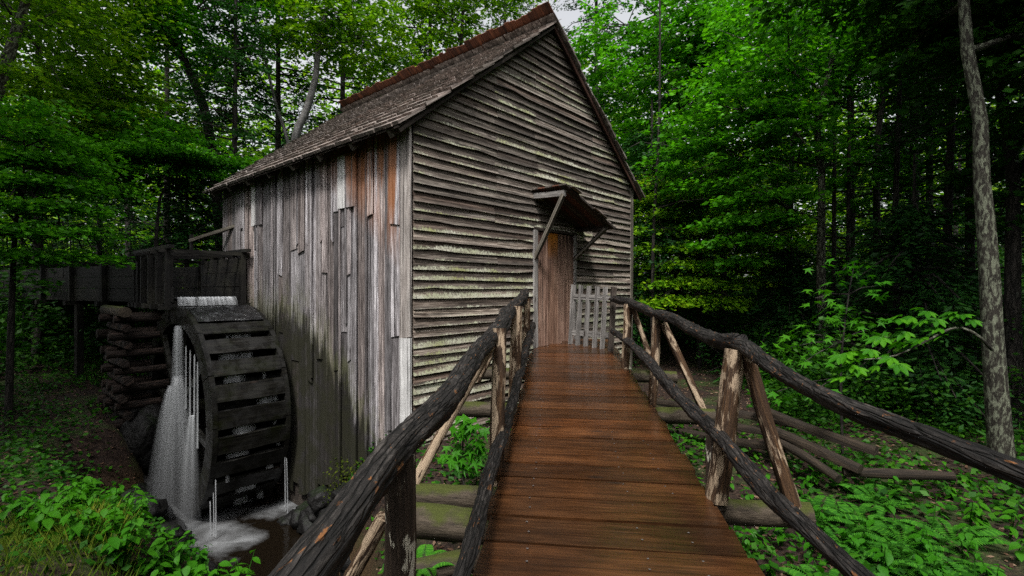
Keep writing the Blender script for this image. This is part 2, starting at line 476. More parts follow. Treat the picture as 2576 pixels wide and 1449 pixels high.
M_BARKL = bark_mat('lichen_bark', (0.005, 0.004, 0.003), (0.022, 0.019, 0.014), (0.06, 0.056, 0.044), (0.19, 0.205, 0.145), 10.0, (0.48, 0.57), (7, 24, 1), bump=1.0)

def leaf_mat(name, c0, c1, c2, trans=0.42, rough=0.55, spec=0.16):
    T = NT(name)
    i = T.island()
    p = T.coord('POS')
    n = T.noise(p, 0.55, 3, 0.6)
    f = T.math('ADD', T.math('MULTIPLY', i, 0.6), T.math('MULTIPLY_ADD', n, 0.9, -0.25))
    col = T.ramp(f, [(0.12, c0), (0.5, c1), (0.88, c2)])
    T.finish(col, rough, spec)
    tr = T.n('ShaderNodeBsdfTranslucent')
    T.set(tr.inputs['Color'], T.mix(1.0, col, (1.25, 1.35, 0.6), 'MULTIPLY'))
    mx = T.n('ShaderNodeMixShader')
    mx.inputs[0].default_value = trans
    T.t.links.new(T.b.outputs[0], mx.inputs[1]); T.t.links.new(tr.outputs[0], mx.inputs[2])
    T.t.links.new(mx.outputs[0], T.out.inputs['Surface'])
    return T.m
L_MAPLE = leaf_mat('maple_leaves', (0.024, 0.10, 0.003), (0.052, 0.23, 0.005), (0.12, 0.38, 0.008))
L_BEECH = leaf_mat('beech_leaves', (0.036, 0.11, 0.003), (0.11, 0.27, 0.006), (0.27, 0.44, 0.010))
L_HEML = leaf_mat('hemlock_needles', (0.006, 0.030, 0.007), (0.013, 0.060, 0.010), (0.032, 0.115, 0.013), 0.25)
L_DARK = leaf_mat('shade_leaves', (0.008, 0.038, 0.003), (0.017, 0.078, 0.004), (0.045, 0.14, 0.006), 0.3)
L_RHOD = leaf_mat('rhododendron_leaves', (0.012, 0.036, 0.016), (0.024, 0.06, 0.026), (0.05, 0.10, 0.05), 0.1, 0.35, 0.5)
L_NEAR = leaf_mat('fresh_leaves', (0.013, 0.075, 0.0025), (0.026, 0.135, 0.0035), (0.06, 0.21, 0.005), 0.35)
L_COVER = leaf_mat('ground_leaves', (0.007, 0.040, 0.0025), (0.016, 0.08, 0.003), (0.042, 0.145, 0.005), 0.25)
L_GRASS = leaf_mat('grass_blades', (0.045, 0.10, 0.010), (0.11, 0.18, 0.018), (0.22, 0.26, 0.03), 0.3)
L_FERN = leaf_mat('fern_fronds', (0.018, 0.085, 0.008), (0.035, 0.15, 0.010), (0.06, 0.21, 0.014), 0.3)
L_MOSS = leaf_mat('moss_tufts', (0.012, 0.022, 0.003), (0.03, 0.045, 0.005), (0.07, 0.085, 0.008), 0.1, 0.9, 0.05)
L_LITTER = leaf_mat('dead_leaves', (0.02, 0.010, 0.006), (0.075, 0.038, 0.022), (0.22, 0.15, 0.10), 0.05, 0.7, 0.2)

def rock_material():
    T = NT('wet_rock')
    p = T.coord('POS')
    n = T.noise(p, 3.0, 6, 0.65)
    col = T.ramp(n, [(0.3, (0.002, 0.002, 0.002)), (0.55, (0.0055, 0.005, 0.0048)), (0.75, (0.014, 0.0135, 0.013))])
    nz = T.sep(T.n('ShaderNodeNewGeometry').outputs['Normal'])[2]
    mm = T.math('ADD', T.math('MULTIPLY', nz, 0.3), T.noise(p, 2.2, 4, 0.6))
    col = T.mix(T.ramp(mm, [(0.74, 0.0), (0.9, 1.0)]), col, (0.007, 0.013, 0.003))
    T.bump(T.noise(p, 9, 5, 0.6), 0.9, 0.05)
    return T.finish(col, 0.6, 0.25)
M_ROCK = rock_material()

def ground_material():
    T = NT('forest_soil')
    p = T.coord('POS')
    n = T.noise(p, 1.2, 5, 0.6)
    f = T.noise(p, 26, 4, 0.7)
    col = T.ramp(f, [(0.32, (0.006, 0.0035, 0.0025)), (0.52, (0.020, 0.011, 0.0075)), (0.66, (0.05, 0.03, 0.02)), (0.76, (0.12, 0.085, 0.06))])
    col = T.mix(T.ramp(n, [(0.5, 0.0), (0.68, 0.8)]), col, T.mix(f, (0.008, 0.02, 0.004), (0.05, 0.10, 0.012)))
    z = T.sep(p)[2]
    col = T.mix(T.ramp(z, [(0.25, 1.0), (0.9, 0.0)]), col, T.mix(f, (0.012, 0.008, 0.004), (0.08, 0.045, 0.015)))
    T.bump(f, 0.8, 0.03)
    return T.finish(col, 0.85, 0.25)
M_SOIL = ground_material()

FOAM = [(-5.35, 7.95, 1.05), (-4.75, 7.7, 0.8), (-4.40, 7.35, 0.55), (-3.75, 8.15, 0.6), (-3.3, 8.0, 0.42), (-4.0, 7.0, 0.5)]
def water_material():
    T = NT('dark_pool_water')
    p = T.coord('POS')
    acc = None
    wv = T.n('ShaderNodeVectorMath', operation='ADD')
    ns = T.n('ShaderNodeTexNoise'); ns.inputs['Scale'].default_value = 1.6; ns.inputs['Detail'].default_value = 4.0; T.set(ns.inputs['Vector'], p)
    nsc = T.n('ShaderNodeVectorMath', operation='MULTIPLY_ADD'); T.set(nsc.inputs[0], ns.outputs['Color']); nsc.inputs[1].default_value = (1.3, 1.3, 0); nsc.inputs[2].default_value = (-0.65, -0.65, 0)
    T.set(wv.inputs[0], p); T.set(wv.inputs[1], nsc.outputs[0])
    for (fx, fy, fr) in FOAM:
        d = T.n('ShaderNodeVectorMath', operation='DISTANCE')
        T.set(d.inputs[0], wv.outputs[0]); d.inputs[1].default_value = (fx, fy, 0)
        k = T.math('SUBTRACT', 1.0, T.math('DIVIDE', d.outputs['Value'], fr), clamp=True)
        acc = k if acc is None else T.math('MAXIMUM', acc, k)
    n = T.noise(T.mapv(p, (1.6, 4.0, 1)), 1.0, 5, 0.6, 0.8)
    foam = T.ramp(T.math('MULTIPLY', acc, T.math('MULTIPLY_ADD', n, 1.5, 0.15)), [(0.08, 0.0), (1.0, 0.42)])
    col = T.mix(foam, (0.006, 0.0042, 0.0025), (0.42, 0.435, 0.45))
    T.bump(T.noise(T.mapv(p, (2.0, 4.5, 1)), 1.0, 3, 0.5, 1.0), 0.25, 0.05)
    return T.finish(col, T.math('MULTIPLY_ADD', T.sep(foam)[0], 0.5, 0.12), 0.4)
M_WATER = water_material()

def fall_material(name, strands, top, ends, pw=1.0, depth=0.55):
    """falling water: a smooth silky sheet, thick and white in its middle, thin and glassy at its edges"""
    T = NT(name)
    uv = T.coord('UV')
    r = T.rand()
    n = T.noise(T.mapv(uv, (strands, 0.35, 1), r), 1.0, 2, 0.5, 0.1)
    n2 = T.noise(T.mapv(uv, (strands * 0.3, 0.6, 1), r), 1.0, 1, 0.5)
    k = T.sep(T.ramp(T.math('ADD', T.math('MULTIPLY', n, 0.45), T.math('MULTIPLY', n2, 0.55)), [(0.30, 1 - depth), (0.66, 1.0)]))[0]
    x, y, _ = T.sep(uv)
    v = T.math('MULTIPLY_ADD', x, 2.0, -1.0)
    e = T.math('POWER', T.math('SUBTRACT', 1.0, T.math('MULTIPLY', v, v), clamp=True), pw)
    fade = T.sep(T.ramp(y, [(0.0, ends[0]), (0.18, 1.0), (0.55, 0.8), (1.0, ends[1])]))[0]
    al = T.math('MULTIPLY', T.math('MULTIPLY', T.math('MULTIPLY_ADD', k, 0.5, 0.5), e), T.math('MULTIPLY', fade, 1.25), clamp=True)
    T.finish(T.mix(T.math('MULTIPLY', k, fade), (0.02, 0.02, 0.021), (top, top * 1.03, top * 1.06)), 0.4, 0.2)
    tr = T.n('ShaderNodeBsdfTransparent')
    mx = T.n('ShaderNodeMixShader'); T.set(mx.inputs[0], al)
    T.t.links.new(tr.outputs[0], mx.inputs[1]); T.t.links.new(T.b.outputs[0], mx.inputs[2])
    T.t.links.new(mx.outputs[0], T.out.inputs['Surface'])
    return T.m
M_FALL = fall_material('falling_water', 4.0, 0.42, (0.5, 0.9))
M_VEIL = fall_material('veil_water', 9.0, 0.34, (0.9, 0.35), 1.5, 0.6)
M_SPILL = fall_material('spilling_water', 44.0, 0.60, (1.0, 0.7), 0.2, 0.9)
M_TRICK = fall_material('bucket_water', 6.0, 0.38, (0.9, 0.6), 0.7, 0.7)

def film_material():
    T = NT('water_film')
    p = T.coord('POS')
    n = T.noise(T.mapv(p, (9, 9, 9)), 1.0, 5, 0.7, 1.0)
    col = T.ramp(n, [(0.5, (0.012, 0.012, 0.013)), (0.66, (0.05, 0.052, 0.055)), (0.72, (0.4, 0.42, 0.44))])
    T.bump(n, 0.9, 0.03)
    return T.finish(col, 0.15, 0.6)
M_FILM = film_material()

# ------------------------------------------------------------------ terrain
def hpt(s, t):
    q = HM @ Vector((s, t, 0)); return (q.x, q.y)
POOL = [(-7.2, 9.9), (-5.95, 8.5), (-5.3, 7.45), (-3.95, 6.5), (-3.05, 6.0), (-2.5, 5.2), (-2.2, 4.3), (-2.05, 3.0), (-2.0, -4.0), (-1.35, -4.0),
        (-1.35, 2.6), (-1.45, 4.4), (-1.85, 5.6), hpt(-0.45, 1.35), hpt(-0.05, 2.2), hpt(-0.05, 6.0), (-6.8, 10.6)]
def pool_sd(x, y):
    x = np.asarray(x, float); y = np.asarray(y, float)
    d = np.full(x.shape, 1e9); ins = np.zeros(x.shape, bool)
    n = len(POOL)
    for i in range(n):
        ax, ay = POOL[i]; bx, by = POOL[(i + 1) % n]
        ex, ey = bx - ax, by - ay
        t = np.clip(((x - ax) * ex + (y - ay) * ey) / (ex * ex + ey * ey), 0, 1)
        d = np.minimum(d, np.hypot(x - ax - t * ex, y - ay - t * ey))
        c = ((ay > y) != (by > y)) & (x < (bx - ax) * (y - ay) / (by - ay + 1e-12) + ax)
        ins ^= c
    return np.where(ins, -d, d)

PH = RNG.uniform(0, 6.28, (12, 2)); FQ = RNG.uniform(0.25, 1.6, (12, 2)) * RNG.choice([-1, 1], (12, 2))
def wob(x, y, k=1.0):
    r = 0
    for i in range(12): r = r + np.sin(x * FQ[i, 0] * k + y * FQ[i, 1] * k + PH[i, 0]) / (1.5 + 0.5 * i)
    return r / 4.0
def sstep(a, b, v):
    t = np.clip((v - a) / (b - a), 0, 1); return t * t * (3 - 2 * t)
def ground_z(x, y):
    x = np.asarray(x, float); y = np.asarray(y, float)
    z = -2.02 + 0.035 * np.clip(y - 9, 0, 30)
    z = z - 0.25 * sstep(-2.5, -5.0, x) * sstep(12, 7, y)
    z = z + 0.05 * np.clip(-x - 9, 0, 20) * sstep(3, 8, y)
    z = z + 0.06 * np.clip(x - 7, 0, 20) - 0.15 * sstep(3.0, 0.5, np.abs(x - 1.0)) * sstep(7, 3, y)
    z = z + 0.10 * wob(x, y, 1.0) + 0.03 * wob(x, y, 4.5)
    sd = pool_sd(x, y) + 0.12 * wob(x, y, 2.4)
    left = sstep(-2.3, -2.9, x) * sstep(8.2, 7.2, y)
    k = sstep(-0.15, 0.75 + 0.75 * left, sd)
    return (-4.05) * (1 - k) + z * k + CH

def axis(lo, hi, dlo, dhi, step, grow=1.13):
    a = list(np.arange(dlo, dhi, step))
    s = step; v = dlo
    while v > lo: s *= grow; v -= s; a.insert(0, v)
    s = step; v = a[-1]
    while v < hi: s *= grow; v += s; a.append(v)
    return np.array(a)
gx = axis(-150, 150, -9, 7, 0.13); gy = axis(-20, 200, 1.5, 13, 0.13)
GX, GY = np.meshgrid(gx, gy)
GZ = ground_z(GX, GY)
nxg, nyg = len(gx), len(gy)
gi = np.arange(nxg * nyg).reshape(nyg, nxg)
gf = np.stack([gi[:-1, :-1], gi[:-1, 1:], gi[1:, 1:], gi[1:, :-1]], -1).reshape(-1, 4)
me = mesh('ground', np.stack([GX, GY, GZ], -1).reshape(-1, 3), [tuple(int(i) for i in q) for q in gf], M_SOIL, True)
tag(put('ground', me), 'dark forest floor of leaf litter and soil', kind='structure')

# water sheet: pool and the brook that leaves it under the footbridge
wx = np.arange(-9, 0.5, 0.25); wy = np.arange(-6, 12, 0.25)
WX, WY = np.meshgrid(wx, wy)
wi = np.arange(WX.size).reshape(WX.shape)
wf = np.stack([wi[:-1, :-1], wi[:-1, 1:], wi[1:, 1:], wi[1:, :-1]], -1).reshape(-1, 4)
me = mesh('pool_water', np.stack([WX, WY, np.zeros_like(WX)], -1).reshape(-1, 3), [tuple(int(i) for i in q) for q in wf], M_WATER, True)
tag(put('pool_water', me), 'dark pool below the water wheel with drifting foam', kind='structure')

# ------------------------------------------------------------------ mill building
WG, LG = 5.7, 6.2              # gable width, side length
ZE, ZR, TS = 2.12, 4.42, 0.79  # wall top, ridge, roof pitch
OV, EV = 0.14, 0.29            # verge and eave overhang
mill = empty('mill_building', H(WG / 2, LG / 2, -2.4), 'weathered timber mill with steep shingle roof and lichen covered clapboard gable', 'mill')
def zroof(s): return ZR - TS * abs(s - WG / 2)

# gable wall: a core panel, then every clapboard
mb = MB()
pts = [(0.02, 0.0, -2.6), (WG - 0.02, 0.0, -2.6), (WG - 0.02, 0.0, zroof(WG) - 0.07), (WG / 2, 0.0, ZR - 0.07), (0.02, 0.0, zroof(0) - 0.07)]
vv = [Vector(p) + Vector((0, 0.02, 0)) for p in pts] + [Vector(p) + Vector((0, 0.10, 0)) for p in pts]
mb.add(vv, [(0, 1, 2, 3, 4), (9, 8, 7, 6, 5)] + [(i, i + 5, (i + 1) % 5 + 5, (i + 1) % 5) for i in range(5)])
gable = mb.build('gable_wall', M_DARKWOOD, mill, HM)
DS0, DS1, DZ0, DZ1 = 2.44, 3.58, -0.965, 0.94
def clap(s0b, s1b, s0t, s1t, z, w, seed):
    rnd = random.Random(seed)
    L = max(s1b - s0b, 0.05)
    n = max(2, int(L / 0.32))
    th = rnd.uniform(0.020, 0.030); lean = rnd.uniform(0.018, 0.034)
    rot = rnd.uniform(-0.006, 0.006) * 0.6; ph = rnd.uniform(0, 50)
    v, f = [], []
    for i in range(n + 1):
        k = i / n
        sb = s0b + (s1b - s0b) * k; stp = s0t + (s1t - s0t) * k
        dz = rot * (k - 0.5) * L + 0.006 * noise.noise((sb * 1.7 + ph, 0, 0))
        chip = 0.010 * max(0, noise.noise((sb * 6 + ph, 3, 0))) + (0.02 if rnd.random() < 0.04 else 0)
        out = 0.008 * noise.noise((sb * 1.1 + ph, 9, 0))
        v += [(sb - s0b, -lean - th + out, dz + chip), (sb - s0b, -lean + out + 0.002, dz + chip), (stp - s0b, -0.002, w + dz), (stp - s0b, -0.012, w + dz)]
    for i in range(n):
        a, b = i * 4, i * 4 + 4
        for q in range(4):
            f.append((a + q, b + q, b + (q + 1) % 4, a + (q + 1) % 4))
    f += [(0, 1, 2, 3), tuple(n * 4 + q for q in (3, 2, 1, 0))]
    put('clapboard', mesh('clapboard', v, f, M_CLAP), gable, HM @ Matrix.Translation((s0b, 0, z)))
EXPO = 0.121
row = 0
z = -2.55
while z < ZR - 0.12:
    wv = 0.155
    def lim(zz, side):
        d = (ZR - 0.045 - zz) / TS
        return max(0.012, WG / 2 - d) if side == 0 else min(WG - 0.012, WG / 2 + d)
    a0, b0, a1, b1 = lim(z, 0), lim(z, 1), lim(z + wv, 0), lim(z + wv, 1)
    if b1 - a1 < 0.02: a1 = b1 = WG / 2
    if b0 - a0 > 0.12:
        cuts = []
        rr = random.Random(row * 13 + 5)
        for c, p in ((1.53, 0.55), (2.47, 0.42), (4.15, 0.4), (4.95, 0.25)):
            if rr.random() < p: cuts.append(c + rr.uniform(-0.05, 0.05))
        spans = []
        indoor = z + 0.04 > DZ0 - 0.05 and z < DZ1 + 0.02
        edges = [a0] + [c for c in cuts if a0 + 0.25 < c < b0 - 0.25] + [b0]
        if indoor:
            L_ = [e for e in edges if e < DS0 - 0.25] + [DS0 - 0.05]
            R_ = [DS1 + 0.05] + [e for e in edges if e > DS1 + 0.3]
            groups = [L_, R_]
        else: groups = [edges]
        for gidx, E in enumerate(groups):
            for i in range(len(E) - 1):
                s0, s1 = E[i] + (0.002 if i else 0), E[i + 1] - 0.002
                t0 = a1 if (E[i] == a0) else s0
                t1 = b1 if (E[i + 1] == b0) else s1
                t0 = max(t0, s0) if E[i] == a0 else t0
                if t1 < t0: t1 = t0 = (t0 + t1) / 2
                clap(s0, s1, t0, t1, z + rr.uniform(-0.006, 0.006), wv, row * 31 + i * 7 + gidx)
    z += EXPO * random.Random(row).uniform(0.93, 1.07)
    row += 1

# side wall: core, then boards
mb = MB()
mb.box((0.06, LG / 2, (ZE - 3.6) / 2), 0.06, LG - 0.1, ZE + 3.6)
sidew = mb.build('side_wall', M_DARKWOOD, mill, HM)
def vboard(t0, t1, zb, zt, off, mat, seed, name='wall_board', th=0.024):
    rnd = random.Random(seed)
    me = plank_mesh(name, zt - zb, t1 - t0, th, mat, 5, 0.004, 0, 0.05, rnd)
    # local X up, Y along -v, Z outwards (-u)
    M = Matrix(((0, 0, -1, -off), (0, -1, 0, (t0 + t1) / 2), (-1, 0, 0, zt), (0, 0, 0, 1)))
    return put(name, me, sidew, HM @ M @ Matrix.Rotation(rnd.uniform(-0.004, 0.004), 4, 'Z'))
t = 0.0; k = 0
rr = random.Random(21)
while t < LG - 0.03:
    wd = rr.choice((0.10, 0.13, 0.16, 0.20, 0.24)) * rr.uniform(0.9, 1.1)
    if k == 0: wd = 0.15
    t1 = min(t + wd, LG)
    if LG - t1 < 0.07: t1 = LG
    zb = -2.5 - min(0.75, max(0, (t - 1.0) * 0.55)) + rr.uniform(-0.12, 0.12)
    zt = ZE - 0.02 - rr.uniform(0, 0.03)
    typ = rr.random()
    g = 0.003
    if k == 0:
        vboard(-0.052, t1 - g, -0.62, zt, 0.030, M_CORNER, 900, 'corner_board', 0.03)
        vboard(-0.055, t1 - g, zb, -0.625, 0.034, M_PALE, 901, 'corner_board', 0.03)
    elif typ < 0.30:
        zj = rr.choice((0.85, 1.0, 1.12, 0.6, 0.2)) + rr.uniform(-0.04, 0.04)
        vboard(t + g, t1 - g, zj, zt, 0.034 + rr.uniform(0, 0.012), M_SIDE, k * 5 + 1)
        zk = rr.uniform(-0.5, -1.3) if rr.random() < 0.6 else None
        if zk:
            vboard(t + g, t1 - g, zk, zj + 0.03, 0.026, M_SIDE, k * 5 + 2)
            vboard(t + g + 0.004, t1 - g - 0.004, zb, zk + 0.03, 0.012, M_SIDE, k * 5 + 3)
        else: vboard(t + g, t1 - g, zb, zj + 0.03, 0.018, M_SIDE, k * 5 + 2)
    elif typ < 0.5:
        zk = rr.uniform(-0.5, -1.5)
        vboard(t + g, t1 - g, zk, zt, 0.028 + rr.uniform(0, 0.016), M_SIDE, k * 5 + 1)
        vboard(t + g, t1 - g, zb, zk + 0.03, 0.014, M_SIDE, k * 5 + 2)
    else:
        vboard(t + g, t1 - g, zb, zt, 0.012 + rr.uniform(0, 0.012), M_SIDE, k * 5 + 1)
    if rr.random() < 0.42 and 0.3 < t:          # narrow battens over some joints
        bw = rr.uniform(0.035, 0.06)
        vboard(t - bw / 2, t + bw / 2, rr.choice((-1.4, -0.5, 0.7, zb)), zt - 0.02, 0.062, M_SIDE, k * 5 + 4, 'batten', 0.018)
    t = t1; k += 1
# two board shutters, each with one pale fresh board
for (ta, tb, lab) in ((1.14, 1.60, 'board shutter nearer the gable, with a pale left board'), (4.22, 4.64, 'board shutter nearer the flume, with a pale left board')):
    sh = empty('window_shutter', H(-0.1, (ta + tb) / 2, 1.1)); sh.parent = mill
    sh.matrix_parent_inverse = Matrix.Translation(mill.location).inverted(); sh['label'] = lab
    def sb(a, b, mat, sd):
        me = plank_mesh('shutter_board', 0.76, b - a, 0.022, mat, 3, 0.003, 0, 0.02, random.Random(sd))
        put('shutter_board', me, sh, HM @ Matrix(((0, 0, -1, -0.066), (0, -1, 0, (a + b) / 2), (-1, 0, 0, 1.90), (0, 0, 0, 1))))
    wq = (tb - ta)
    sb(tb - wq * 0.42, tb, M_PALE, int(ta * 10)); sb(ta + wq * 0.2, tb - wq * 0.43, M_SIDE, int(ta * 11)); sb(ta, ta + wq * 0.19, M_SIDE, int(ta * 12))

# hidden sides of the mill
mb = MB()
mb.box((WG - 0.06, LG / 2, (ZE - 3.0) / 2), 0.08, LG - 0.02, ZE + 3.0)
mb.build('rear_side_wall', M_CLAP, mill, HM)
mb = MB()
vv = [Vector((p[0], LG - 0.04, p[2])) for p in pts] + [Vector((p[0], LG + 0.02, p[2])) for p in pts]
mb.add(vv, [(0, 1, 2, 3, 4), (9, 8, 7, 6, 5)] + [(i, i + 5, (i + 1) % 5 + 5, (i + 1) % 5) for i in range(5)])
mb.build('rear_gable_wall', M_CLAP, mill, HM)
beam('corner_trim', H(WG - 0.02, -0.035, -2.5), H(WG + 0.02, -0.035, zroof(WG) - 0.06), 0.05, 0.09, M_BRACE, mill, up=U)

# roof: sheathing, rafters, fascia, shingles, ridge cap
def roof_slab(side):
    mb = MB()
    e = WG / 2 + EV
    A = lambda d, t, up: (WG / 2 + side * d, t, ZR - TS * d + up)
    vv = [A(0, -OV, 0), A(e, -OV, 0), A(e, LG + OV, 0), A(0, LG + OV, 0), A(0, -OV, -0.03), A(e, -OV, -0.03), A(e, LG + OV, -0.03), A(0, LG + OV, -0.03)]
    mb.add(vv, [(0, 1, 2, 3), (7, 6, 5, 4), (0, 4, 5, 1), (1, 5, 6, 2), (2, 6, 7, 3), (3, 7, 4, 0)])
    return mb.build('roof', M_DARKWOOD, mill, HM)
roofL, roofR = roof_slab(-1), roof_slab(1)
SL = math.hypot(1, TS)
for side, par in ((-1, roofL), (1, roofR)):
    for i in range(8):
        tt = 0.08 + i * (LG - 0.16) / 7
        d0, d1 = WG / 2 - 0.25, WG / 2 + EV - 0.03
        beam('rafter', H(WG / 2 + side * d0, tt, ZR - TS * d0 - 0.085), H(WG / 2 + side * d1, tt, ZR - TS * d1 - 0.085), 0.06, 0.10, M_BRACE, par)
    d1 = WG / 2 + EV
    beam('barge_board', H(WG / 2 + side * 0.01, -OV + 0.012, ZR - 0.075), H(WG / 2 + side * (d1 - 0.02), -OV + 0.012, ZR - TS * d1 - 0.06), 0.022, 0.08 if side > 0 else 0.045, M_BARGE if side > 0 else M_DARKWOOD, par)
def shingle_mesh(L, W, T, seed):
    rnd = random.Random(seed)
    j = lambda q: rnd.uniform(-q, q)
    v = [(0 + j(.012), -W / 2, 0), (0 + j(.012), W / 2, 0), (L, W / 2, 0), (L, -W / 2, 0), (0, -W / 2 + j(.004), T + j(.004)), (0, W / 2 + j(.004), T + j(.004)), (L, W / 2, 0.004), (L, -W / 2, 0.004)]
    v[4] = (v[0][0], v[4][1], v[4][2]); v[5] = (v[1][0], v[5][1], v[5][2])
    return v, [(3, 2, 1, 0), (4, 5, 6, 7), (0, 1, 5, 4), (1, 2, 6, 5), (2, 3, 7, 6), (3, 0, 4, 7)]
variants = []
for i in range(8):
    v, f = shingle_mesh(0.50, 0.15 * (0.72 + 0.09 * i), 0.044, i)
    variants.append((mesh('shingle', v, f, M_SHIN), v, f, 0.15 * (0.72 + 0.09 * i)))
SPX = 0.262
def shingles(side, par, nparts):
    items = []
    ncourse = int((WG / 2 + EV) * SL / SPX)
    rnd = random.Random(3 + side)
    for c in range(ncourse + 1):
        dist = (WG / 2 + EV) * SL + 0.03 - c * SPX      # butt end distance from the ridge along the slope
        if dist < 0.2: break
        tt = -OV - 0.02 + rnd.uniform(-0.05, 0)
        while tt < LG + OV:
            m = rnd.choice(variants)
            tc = tt + m[3] / 2
            d = dist + rnd.uniform(-0.008, 0.006)
            if rnd.random() < 0.02: d += rnd.uniform(0, 0.06)
            dh = d / SL
            sx = -side / SL
            B = Matrix(((sx, 0, side * TS / SL, WG / 2 + side * dh), (0, 1, 0, tc), (TS / SL, 0, 1 / SL, ZR - TS * dh + 0.012), (0, 0, 0, 1)))
            if side < 0: pass
            B = B @ Matrix.Rotation(rnd.uniform(-0.03, 0.03), 4, 'Z') @ Matrix.Rotation(R(2.2 + rnd.uniform(-0.3, 0.7)), 4, 'Y')
            items.append((m, HM @ B))
            tt += m[3] + rnd.uniform(0.002, 0.008)
    items.sort(key=lambda q: (q[1].translation - camo.location).length)
    for m, M in items[:nparts]: put('shingle', m[0], par, M)
    mb = MB()
    for m, M in items[nparts:]: mb.add([M @ Vector(p) for p in m[1]], m[2])
    put('shingle_field', mesh('shingle_field', mb.v, mb.f, M_SHINF), par, None, 'stuff')
# shingles too many to stand alone: tone varies by island instead of by object
T = NT('shingle_field_wood')
p = T.coord('POS'); i = T.island()
g = T.noise(T.mapv(p, (14, 14, 14), i), 1.0, 5, 0.65)
col = T.mix(1.0, T.ramp(g, [(0.3, (0.035, 0.028, 0.024)), (0.5, (0.17, 0.145, 0.13)), (0.68, (0.40, 0.355, 0.33))]), T.ramp(i, [(0, 0.62), (0.5, 0.92), (1, 1.2)]), 'MULTIPLY')
T.bump(g, 0.5, 0.005)
M_SHINF = T.finish(col, 0.8, 0.25)
shingles(-1, roofL, 300)
shingles(1, roofR, 0)
cap = empty('ridge_cap', H(WG / 2, LG / 2, ZR)); cap.parent = mill; cap.matrix_parent_inverse = Matrix.Translation(mill.location).inverted()
tt = -OV - 0.03; k = 0
rnd = random.Random(8)
while tt < LG + OV:
    wd = rnd.uniform(0.10, 0.17)
    # combed ridge: the top course of the right slope runs on past the ridge
    L = 0.555 + rnd.uniform(-0.03, 0.03)
    me = plank_mesh('cap_shingle', L, wd, 0.02, M_CAP, 1, 0.002, 0, 0.01, rnd)
    B = Matrix(((1 / SL, 0, TS / SL, WG / 2 - (L - 0.28) / SL), (0, 1, 0, tt + wd / 2), (-TS / SL, 0, 1 / SL, ZR + (L - 0.28) * TS / SL + 0.04), (0, 0, 0, 1)))
    B = B @ Matrix.Rotation(rnd.uniform(-0.07, 0.07), 4, 'X') @ Matrix.Rotation(rnd.uniform(-0.015, 0.015), 4, 'Y')
    put('cap_shingle', me, cap, HM @ B)
    tt += wd - 0.004; k += 1

# door, frame, sill
door = empty('door', H((DS0 + DS1) / 2, 0, DZ0)); door.parent = mill; door.matrix_parent_inverse = Matrix.Translation(mill.location).inverted()
door['label'] = 'reddish brown plank door under the small awning'
dws = [0.30, 0.27, 0.25, 0.22]; s = DS0 + 0.04
for i, wd in enumerate(dws):
    wd *= (DS1 - DS0 - 0.08) / sum(dws)
    me = plank_mesh('door_board', DZ1 - DZ0 - 0.03, wd - 0.005, 0.03, M_DOOR2 if i == 1 else M_DOOR, 3, 0.002, 0, 0.0, random.Random(i))
    put('door_board', me, door, HM @ Matrix(((0, 1, 0, s + wd / 2), (0, 0, -1, -0.012), (-1, 0, 0, DZ1 - 0.02), (0, 0, 0, 1))))
    s += wd
beam('door_jamb', H(DS0, -0.03, DZ0), H(DS0, -0.03, DZ1), 0.09, 0.07, M_PICK, door, up=V)
beam('door_jamb', H(DS1, -0.03, DZ0), H(DS1, -0.03, DZ1), 0.07, 0.06, M_PICK, door, up=V)
beam('door_lintel', H(DS0 - 0.05, -0.03, DZ1 + 0.02), H(DS1 + 0.05, -0.03, DZ1 + 0.02), 0.07, 0.05, M_DARKWOOD, door)
beam('door_sill', H(DS0 - 0.03, -0.05, DZ0 - 0.045), H(DS1 + 0.03, -0.05, DZ0 - 0.045), 0.12, 0.08, M_DOOR, door)

# awning over the door: falls to the right along the wall, held by two struts
aw = empty('door_awning', H(3.05, -0.3, 1.2)); aw.parent = mill; aw.matrix_parent_inverse = Matrix.Translation(mill.location).inverted()
AS0, AZ0, AS1, AZ1, AQ = 2.42, 1.50, 3.66, 1.04, 0.64
beam('awning_plate', H(AS0, -0.03, AZ0 - 0.02), H(AS0, -AQ, AZ0 - 0.05), 0.06, 0.085, M_PICK, aw)
beam('awning_plate', H(AS1, -0.03, AZ1 - 0.0), H(AS1, -AQ, AZ1 - 0.02), 0.05, 0.06, M_DARKWOOD, aw)
beam('awning_strut', H(AS0 + 0.01, -0.035, 0.46), H(AS0 + 0.0, -AQ + 0.02, AZ0 - 0.06), 0.055, 0.07, M_BRACE, aw, up=U)
beam('awning_strut', H(AS1 - 0.1, -0.035, 0.50), H(AS1 + 0.0, -AQ + 0.02, AZ1 - 0.02), 0.055, 0.07, M_BRACE, aw, up=U)
sl = (AZ1 - AZ0) / (AS1 - AS0)
for i in range(5):
    q0 = 0.02 + i * 0.137
    za = lambda s_: AZ0 + 0.055 + sl * (s_ - AS0)
    beam('awning_board', H(AS0 - 0.06, -q0 - 0.068, za(AS0 - 0.06)), H(AS1 + 0.17, -q0 - 0.068, za(AS1 + 0.17)), 0.132, 0.022, M_CAP if i % 2 else M_DARKWOOD, aw)
rnd = random.Random(4)
for c in range(8):
    q = 0.0
    while q < AQ + 0.05:
        wd = rnd.uniform(0.09, 0.14)
        s_ = AS1 + 0.2 - c * 0.165
        v_, f_ = shingle_mesh(0.26, wd, 0.018, rnd.random())
        me = mesh('awning_shingle', v_, f_, M_SHIN)
        a = math.atan(-sl)
        B = Matrix.Translation((s_, -q - wd / 2, za(s_) + 0.02)) @ Matrix.Rotation(math.pi, 4, 'Z') @ Matrix.Rotation(-a + R(3.5), 4, 'Y')
        put('awning_shingle', me, aw, HM @ B)
        q += wd + 0.004
